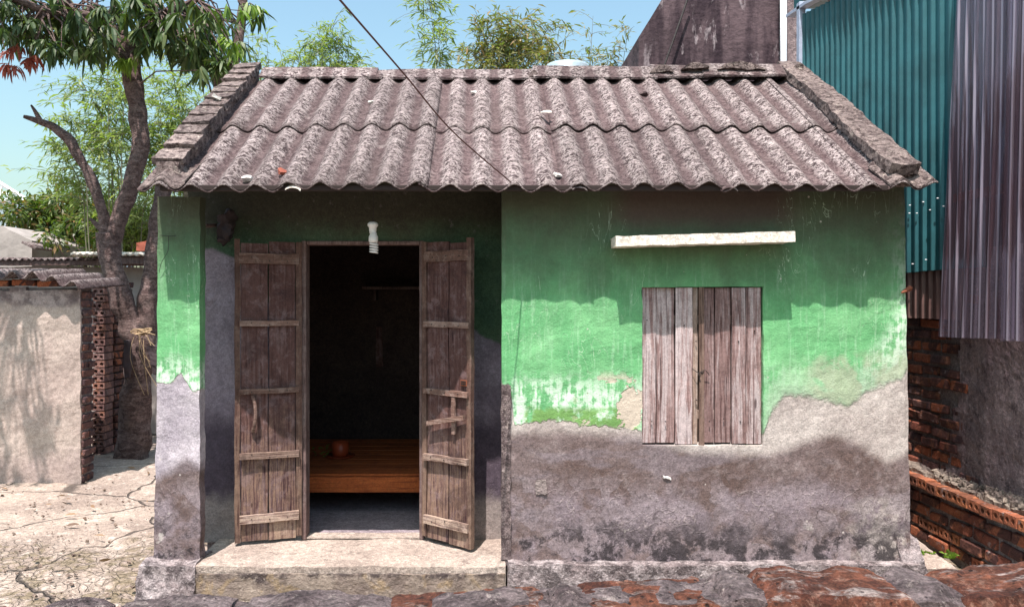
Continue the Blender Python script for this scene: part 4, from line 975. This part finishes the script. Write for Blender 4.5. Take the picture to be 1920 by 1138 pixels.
for kname, mt in (('mango', 'mango'), ('fresh', 'fresh'), ('red', 'reddish')):
    L = lp[kname]; L.sort(key=lambda t: t[0].y)
    vis = [t for t in L if 0 < 905+t[0].x/t[0].y*F < 500 and t[0].z < z_of(0, t[0].y)]
    solo = vis[:{'mango': 170, 'fresh': 60, 'red': 60}[kname]]; sid = {id(t) for t in solo}; rest = [t for t in L if id(t) not in sid]
    if rest:
        o = leaves_mesh('crown' if kname == 'mango' else 'young_leaves' if kname == 'fresh' else 'dry_leaves', arr([t[0] for t in rest]), arr([t[1] for t in rest]), np.array([t[2] for t in rest]), np.array([t[3] for t in rest]), MT[mt], .35, 4, tree)
    # the nearest leaves one by one, sharing three leaf meshes (leaf along +X, unit length)
    base = []
    for b in range(3):
        V = []; W = [.10, .8, 1, .72, .06]
        for i, t in enumerate(lin(0, 1, 4)):
            for s in (-1, 0, 1): V.append((t, s*W[i]*.5*.21, -(.30+.1*b)*t*t+(.02 if s else 0)*W[i]))
        me = mesh('leaf', V, [(3*i+j, 3*i+3+j, 3*i+4+j, 3*i+1+j) for i in range(4) for j in (0, 1)], MT[mt]); base.append(me)
    for t in solo:
        d = t[1]; rot = d.to_track_quat('X', 'Z').to_euler(); o = place(base[rng.randint(0, 2)], tree, t[0], rot, (t[2], t[2], t[2]), 'leaf')

ln = nrg.uniform(.04, .10, 90); tag(leaves_mesh('leaf_litter', arr(LITTER[0]), arr(LITTER[1]), ln, ln*.3, MT['litter'], .1, 3), 'scattered dry brown leaves on the yard', kind='stuff')
# ---- bamboo: arching culms with side sprays
def bamboo(base, tops, label, mat, Y, nside, leafn, grp='bamboo beyond the roof', sway=.5, ls=.15, spread=.6, top_only=None):
    b = empty('bamboo', (P(base, 560, Y).x, Y, 0), label, 'bamboo', grp); pr, dr, ln = [], [], []; cu = []; sp = []
    for (tx, ty) in tops:
        y2 = Y+rng.uniform(-sway, sway); p0 = Vector((P(base, 560, Y).x+rng.uniform(-.3, .3), y2, 0)); p3 = P(tx, ty, y2); p1 = p0.lerp(p3, .4)+Vector((0, 0, .5)); p2 = p0.lerp(p3, .78)+Vector(((p0.x-p3.x)*.25, 0, .25))
        p3 = p3; pts = spline([p0, p1, p2, p3], 7); cu.append(tube(pts, spl1([.013, .011, .007, .002], 7), 5, 0, False))
        for _ in range(nside):
            t = rng.uniform(.48 if not top_only else top_only, 1)**.8; i = min(len(pts)-2, int(t*(len(pts)-1))); q = pts[i].lerp(pts[i+1], rng.random())
            d = Vector((rng.gauss(0, 1), rng.gauss(0, .8), rng.uniform(-.1, .9))).normalized(); L = rng.uniform(.25, 1)*spread
            e = [q+d*L*s+Vector((0, 0, -.35*L*s*s)) for s in (0, .33, .66, 1)]; sp.append(tube(e, [.005, .004, .003, .002], 3, 0, False))
            for _ in range(leafn):
                s = rng.uniform(.15, 1); j = min(2, int(s*3)); c = e[j].lerp(e[j+1], s*3-j if j < 3 else 1)+Vector([rng.gauss(0, .035) for _ in range(3)])
                pr.append(c); dr.append((d*.7+Vector((rng.gauss(0, .6), rng.gauss(0, .6), rng.uniform(-.9, .3)))).normalized()); ln.append(rng.uniform(.6, 1.15)*ls)
    ob('culm', merge(*cu), MT['culm'], b); tag(ob('side_branch', merge(*sp), MT['culm'], b), kind='stuff')
    ln = np.array(ln); leaves_mesh('foliage', arr(pr), arr(dr), ln, ln*.19, mat, .25, 2, b); return b
bamboo(230, [(150, 150), (200, 115), (120, 210), (100, 270), (175, 190), (235, 170), (150, 240), (110, 330)], 'airy bright green bamboo clump behind the mango trunk, left of the roof', MT['bamboo'], 12, 40, 15, spread=.8)
bamboo(330, [(280, 140), (330, 165), (370, 190), (300, 220), (395, 215), (350, 250), (320, 120), (260, 240)], 'dense light green bamboo between the mango trunk and left rake', MT['bamboo'], 12.5, 40, 15, spread=.8)
bamboo(250, [(200, 400), (260, 380), (300, 400), (240, 350), (300, 330)], 'low green bamboo sprays behind the lean-to roof', MT['bamboo'], 13, 34, 15, spread=.7)
bamboo(520, [(500, 75), (478, 95), (530, 100), (465, 60)], 'thin bamboo sprays just right of the left rake top', MT['bamboo'], 13, 14, 9)
bamboo(610, [(625, 45), (590, 85), (650, 90), (680, 110), (600, 75), (560, 105), (640, 70)], 'rounded yellow-green bamboo top above the left ridge', MT['bamboo'], 13, 26, 11, spread=.6, top_only=.68)
bamboo(815, [(800, -20), (825, 60)], 'single tall upright bamboo right of the overhead cable', MT['bamboo'], 12, 40, 12, spread=.66, top_only=.6)
bamboo(955, [(900, 45), (940, 30), (985, 35), (1030, 45), (960, 70), (1000, 75), (920, 85), (880, 90), (1045, 90), (970, 50)], 'largest dusty green bamboo clump above the middle ridge', MT['bamboo2'], 12, 32, 12, spread=.6, top_only=.66)
bamboo(1120, [(1112, 30), (1150, 90), (1180, 50), (1090, 100), (1165, 75)], 'sparse wispy bamboo beside the streaked gable', MT['bamboo2'], 13, 18, 8, spread=.6)

def bush(c, rx, ry, rz, n, mat, label, cat='bush', ls=.09, name='bush', grp=None):
    b = empty(name, (c[0], c[1], 0), label, cat, grp); pr, dr = [], []; st = []
    cl_ = [Vector((rng.gauss(0, .5)*rx, rng.gauss(0, .5)*ry, rng.gauss(0, .45)*rz)) for _ in range(60)]
    for q in cl_[:26]: st.append(tube([Vector((c[0]+rng.uniform(-.1, .1), c[1], 0)), Vector(c)*.5+q*.3+Vector((c[0], c[1], 0))*.5, Vector(c)+q], [.03, .02, .006], 5, 0, False))
    for _ in range(n):
        q = rng.choice(cl_); v = Vector([rng.gauss(0, 1) for _ in range(3)]).normalized()*(.24*rx*rng.uniform(.5, 1.2)); pr.append(Vector(c)+q+v); dr.append((v.normalized()+Vector((rng.gauss(0, .5), rng.gauss(0, .5), rng.uniform(-.4, .4)))).normalized())
    ob('stem', merge(*st), MT['bark'], b); ln = nrg.uniform(.7, 1.3, n)*ls; leaves_mesh('foliage', arr(pr), arr(dr), ln, ln*.38, mat, .2, 2, b); return b
c = P(120, 410, 15); bush(c, 1.05, .9, .62, 9000, MT['bush'], 'dark bush with orange flower heads behind the lean-to, far left', ls=.12)
c = P(225, 445, 14); bush(c, .8, .7, .5, 5000, MT['bush'], 'low dark green bush directly behind the forked trunk', ls=.11)
pr = []; dr = []
for _ in range(150):
    a, b_ = rng.choice([(1722, 1028), (1740, 1052), (1782, 1048), (1726, 1012)]); q = P(a+rng.gauss(0, 6), b_, 4.75); q.z = .02+rng.random()*.04; pr.append(q); dr.append(Vector((rng.gauss(0, .6), rng.gauss(0, .6), rng.uniform(.2, 1))))
ln = nrg.uniform(.02, .045, 150); o = leaves_mesh('weeds', arr(pr), arr(dr), ln, ln*.5, MT['weed'], .2, 2); tag(o, 'small bright green weeds in the gap by the brick wall', 'weeds', kind='stuff')

# ================================================================== LEFT: courtyard wall, hollow brick pier, lean-to, far buildings
cw = empty('courtyard_wall', (-4.6, 6.9, 0), 'cream plastered courtyard wall with exposed brick end and top', 'wall')
def cwf(u, v): return (u, 6.8+.012*noise.noise(Vector((u, v, 0))*2), v*1.0)
def cwk(u, v): return v < 1.72+.05*noise.noise(Vector((u*5, 0, 2)))+.03*noise.noise(Vector((u*19, 0, 2)))
ob('plaster_face', slab(lines(.03, -9, -3.56), lines(.03, -.03, 1.80), cwk, cwf, (0, .04, 0), .012, 6, 3), MT['court'], cw)
ob('wall_core', rbox(-9, -3.56, 6.845, 6.99, -.03, 1.73, .15, .008, 5), MT['mortar'], cw)
for r_ in range(22):                       # toothed brick end, facing the passage
    for q in range(2 if r_ % 2 else 1):
        me = bmesh_brick[rng.choice([4, 5, 4, 5])]
        rot = (0, 0, 0) if r_ % 2 == 0 else (0, 0, R(90))
        sc3 = (1, .92, 1)
        if r_ % 2: place(me, cw, (-3.64+rng.uniform(-.01, .01), 6.862+q*.10, .03+r_*.078), (0, 0, R(90)+rng.uniform(-.03, .03)), (.85, 1, .95))
        else: place(me, cw, (-3.60+rng.uniform(-.01, .01), 6.91, .03+r_*.078), (0, 0, rng.uniform(-.03, .03)), sc3)
x = -5.2
while x < -3.6:                            # loose red bricks along the top
    if rng.random() < .8: place(bmesh_brick[rng.choice([0, 1, 2, 3])], cw, (x, 6.86, 1.765+rng.uniform(-.01, .012)), (rng.uniform(-.05, .05), rng.uniform(-.05, .05), R(90)+rng.uniform(-.1, .1)), (1, .95, .9))
    x += .225
def small_corr(x0, x1, y0, y1, z0, rise, name, par, mat, amp=.024, ph=0., pit=.175, th=.008, bend=False):
    f = lambda u, v: (u, y0+(y1-y0)*v, z0+rise*v+amp*math.cos(2*math.pi*(u+ph)/pit)+.01*noise.noise(Vector((u, v, z0)))-(.26*max(0, u+3.88) if bend else 0))
    return ob(name, slab(lines(pit/10, x0, x1), lin(0, 1, 8), lambda u, v: True, f, (0, 0, -th), .003, 5), mat, par, True)
s1 = small_corr(-5.6, -3.50, 6.66, 7.5, 1.845, .05, 'corrugated_sheet', None, MT['roof'], .034, ph=.06, th=.014, bend=True)
tag(s1, 'grey corrugated sheet laid over the courtyard wall top', 'roof sheet')
hp = empty('hollow_brick_pier', (-4.02, 8.17, 0), 'narrow pier of stacked two-hole hollow bricks beside the tree', 'pier')
for r_ in range(24):
    o = place(HL, hp, (-4.055+rng.uniform(-.01, .01), 8.2, .03+r_*.0765), (0, 0, rng.uniform(-.05, .05)), (1.25, 1, 1.05), 'hollow_brick')
    o2 = place(bmesh_brick[rng.choice([4, 5, 4, 0])], hp, (-4.03+rng.uniform(-.012, .012), 8.42, .03+r_*.0765), (0, 0, rng.uniform(-.04, .04)), (1.1, 1.05, 1), 'brick')
    o3 = place(bmesh_brick[rng.choice([4, 5])], hp, (-4.03+rng.uniform(-.012, .012), 8.63, .03+r_*.0765), (0, 0, rng.uniform(-.04, .04)), (1.1, 1.0, 1), 'brick')
ob('mortar_core', rbox(-4.10, -4.02, 8.14, 8.72, 0, 1.84, .08, .006, 6), MT['mortar'], hp)
# lean-to with flat sheet roof
lt = empty('lean_to', (-5, 10, 0), 'low grey lean-to building with flat sheet roof behind the tree', 'shed')
ob('shed_wall', rbox(-7.5, -3.72, 9.3, 9.42, 0, 2.02, .12, .012, 3), MT['greyh'], lt)
ob('shed_side_wall', rbox(-3.84, -3.72, 9.43, 12, 0, 2.0, .3, .01, 3), MT['greyh'], lt)
small_corr(-6.3, -3.9, 9.0, 11.5, 2.11, .12, 'roof_sheet', lt, MT['roof'], .010, 0, .076, .02)
small_corr(-4.75, -3.68, 8.85, 11.4, 2.165, .10, 'roof_sheet', lt, MT['slab'], .008, 0, .076, .03)
ob('roof_edge', rbox(-6.25, -3.9, 9.02, 9.12, 2.03, 2.085, .08, .006, 6), MT['frame'], lt)
ob('beam', rbox(-4.35, -3.7, 8.9, 9.28, 2.04, 2.12, .08, .008, 6), MT['frame'], lt)
lamp = empty('wall_lamp', P(255, 490, 9.1), 'small grey cylinder lamp under the lean-to roof edge', 'lamp')
ob('lamp_body', ([Vector(v)+P(262, 490, 9.1) for v in lathe((0, 0, 0), [(.0001, -.07), (.055, -.07), (.055, .07), (.0001, .07)], 14, Euler((0, R(90), 0)))[0]], lathe((0, 0, 0), [(0, 0)]*4, 14)[1]), MT['pvc'], lamp, True)
ob('lamp_face', ([Vector(v)+P(250, 490, 9.1) for v in lathe((0, 0, 0), [(.0001, -.02), (.045, -.02), (.05, .01), (.0001, .012)], 14, Euler((0, R(90), 0)))[0]], lathe((0, 0, 0), [(0, 0)]*4, 14)[1]), MT['dark'], lamp, True)
ob('lamp_arm', box(P(262, 478, 9.15), (.03, .05, .06), .003), MT['rust'], lamp)
tag(ob('roof_tiles', rbox(P(255, 460, 11).x, P(296, 460, 11).x, 11, 11.6, P(270, 468, 11).z, P(270, 452, 11).z, .05, .02, 8, 3, lambda p: (p.x, p.y, p.z+(p.x+4.8)*.12)), MT['redchip']), 'patch of orange clay roof just over the lean-to', 'roof')
gw = empty('grey_gable_shed', (-8.2, 13, 0), 'old grey rendered gable at the far left edge', 'shed')
gz = lambda u: P(0, 420, 13).z-.52*(u-P(0, 420, 13).x)*(1 if u > P(0, 420, 13).x else -1)
ob('gable_wall', slab(lines(.1, -11, P(60, 450, 13).x), lin(0, 1, 20), lambda u, v: True, lambda u, v: (u, 13, v*min(2.9, gz(u))), (0, 3, 0), .02, 2), MT['greyh'], gw)
ob('roof_verge', box(P(70, 462, 12.9), (.25, .5, .04), .003, 0, rng, Euler((0, R(25), 0))), MT['roof'], gw)
fb = empty('far_warehouse', P(0, 562, 40), 'distant blue-grey building with white truss gable, far left', 'building')
Yf = 40.
q = P(53, 380, Yf); ob('wall', rbox(q.x-14, q.x, Yf, Yf+12, 0, P(0, 377, Yf).z, 2, 0), MT['bluew'], fb)
for k in range(12):
    x = q.x-.2-k*.33; ob('cladding_rib', box((x, Yf-.03, P(0, 390, Yf).z), (.06, .05, 1.0), 0), MT['palem'], fb)
def bar(a, b, r, par): return ob('truss_bar', tube([P(*a), P(*b)], r, 5), MT['pvc'], par)
bar((-40, 318, Yf), (46, 372, Yf), .10, fb); bar((-40, 345, Yf), (40, 374, Yf), .05, fb); bar((4, 350, Yf), (0, 376, Yf), .06, fb); bar((12, 372, Yf), (24, 360, Yf), .05, fb); bar((-40, 376, Yf), (52, 376, Yf), .10, fb)
# things hung on the tree
rag = P(240, 675, 7.75)
tag(ob('black_rag', rbox(rag.x-.035, rag.x+.035, rag.y-.03, rag.y+.03, rag.z-.19, rag.z+.19, .02, .02, 12, 3, lambda p: (rag.x+(p.x-rag.x)*(1-.5*((p.z-rag.z)/.19)**2), p.y, p.z)), MT['cloth'], None, True), 'black bag hanging on the left of the trunk', 'bag')
rag = P(293, 672, 7.7)
tag(ob('black_sheet', rbox(rag.x-.06, rag.x+.07, rag.y-.02, rag.y+.02, rag.z-.16, rag.z+.13, .02, .014, 12, 6, lambda p: (p.x+(p.z-rag.z)*-.25, p.y, p.z)), MT['cloth']), 'black sheet hanging between trunk and porch pier', 'sheet')
tw2 = []
for k in range(9):
    c = P(266+rng.gauss(0, 6), 622+rng.gauss(0, 2.5), 7.80-rng.random()*.03); a = rng.uniform(.05, .09)
    tw2.append(tube([c+Vector((a*math.cos(t), -.02-.02*math.sin(t), .022*math.sin(t+k))) for t in lin(0, 6.28, 12)], .0045, 4))
for k in range(8):
    a, b_ = P(262+rng.gauss(0, 8), 625, 7.78), P(285+rng.gauss(0, 9), rng.choice([560, 690, 740]), 7.8); m_ = (a+b_)/2+Vector((rng.gauss(0, .1), -.05, rng.gauss(0, .08)))
    tw2.append(tube(spline([a, m_, b_], 5), .003, 4))
tag(ob('twine_bundle', merge(*tw2), MT['slab'] if False else M_plain('straw_twine', (.45, .33, .2), .9), None), 'straw coloured twine looped round the trunk', 'twine')

# ================================================================== FOREGROUND laterite wall
fwall = empty('laterite_wall', (0, 1.3, 0), 'rough red laterite block wall topped with mortar across the foreground', 'wall')
sil = [(-300, 1126), (0, 1119), (180, 1117), (300, 1119), (440, 1107), (700, 1104), (800, 1102), (920, 1099), (1000, 1085), (1107, 1075), (1210, 1069), (1330, 1062), (1500, 1058), (1640, 1062), (1745, 1059), (1850, 1052), (1920, 1040), (2300, 1025)]
Y0, Y1 = 1.20, 1.34
def topz(x):
    px = 905+x/Y1*F; return CZ-(np.interp(px, [a for a, _ in sil], [b for _, b in sil])-562)*Y1/F
core = slab(lines(.012, x_of(-300, 1.27), x_of(2300, 1.27)), lin(0, 1, 10), lambda u, v: True, lambda u, v: (u, Y0+.012+(Y1-Y0-.024)*v, topz(u)-.014+.006*math.sin(3.14*v)), (0, 0, -.05), .007, 22, 3)
ob('mortar_bed', core, MT['mortarp'], fwall)
ob('wall_core', rbox(x_of(-300, 1.27), x_of(2300, 1.27), Y0+.03, Y1-.02, 0, topz(-1)-.07, .1, .004, 6), MT['mortar'], fwall)
blk = [(-260, -20, .3), (-8, 240, .3), (255, 440, .3), (452, 676, .25), (702, 1030, .9), (1082, 1362, .6), (1418, 1712, 1.0), (1778, 2050, 1.0)]
for i, (a, b, h) in enumerate(blk):
    x0, x1 = x_of(a, 1.24), x_of(b, 1.24)
    V, Fc = rbox(x0, x1, Y0-.012, Y1+.002, -.20, 0, .010 if 0 <= b and a < 1920 else .03, .010, 16, 30+i,
        lambda p, x0=x0, x1=x1, h=h: (p.x, p.y+(.016*max(0, (p.z+.03)/.03)*(1 if p.y < 1.27 else -1)), (topz(p.x) if p.z > -.1 else topz(0))+p.z*1 - (1-h)*.02*(p.z > -.1) - .022*(max(0, 1-min(p.x-x0, x1-p.x)/.03))**2*(p.z > -.15)))
    ob('laterite_block', (V, Fc), MT['laterite'], fwall)
    z_ = 1.16-.22
    while z_ > .1:
        if 0 < b and a < 1920 and z_ > .3: ob('laterite_block', rbox(x0+.1, x1+.1, Y0, Y1, z_-.19, z_-.01, .08, .01, 8, i), MT['laterite'], fwall)
        z_ -= .21
for i, (px, py, w, h, d) in enumerate([(1385, 1085, .065, .045, .06), (1735, 1088, .085, .05, .07), (1060, 1098, .05, .03, .05), (690, 1115, .07, .03, .06), (560, 1112, .20, .022, .09), (300, 1122, .20, .018, .09), (1400, 1120, .05, .05, .04), (900, 1102, .16, .014, .08), (100, 1120, .12, .015, .08)]):
    x = x_of(px, 1.24); zc = topz(x)-.008
    ob('mortar_lump', rbox(x-w/2, x+w/2, 1.27-d, 1.27+d*.7, -h, .012, .009, .006, 30, 70+i, lambda p, x=x, w=w, d=d, h=h: (p.x, p.y, topz(p.x)-.004+p.z-.012*((2*(p.x-x)/w)**2+((p.y-1.27)/d)**2))), MT['mortarp'], fwall)
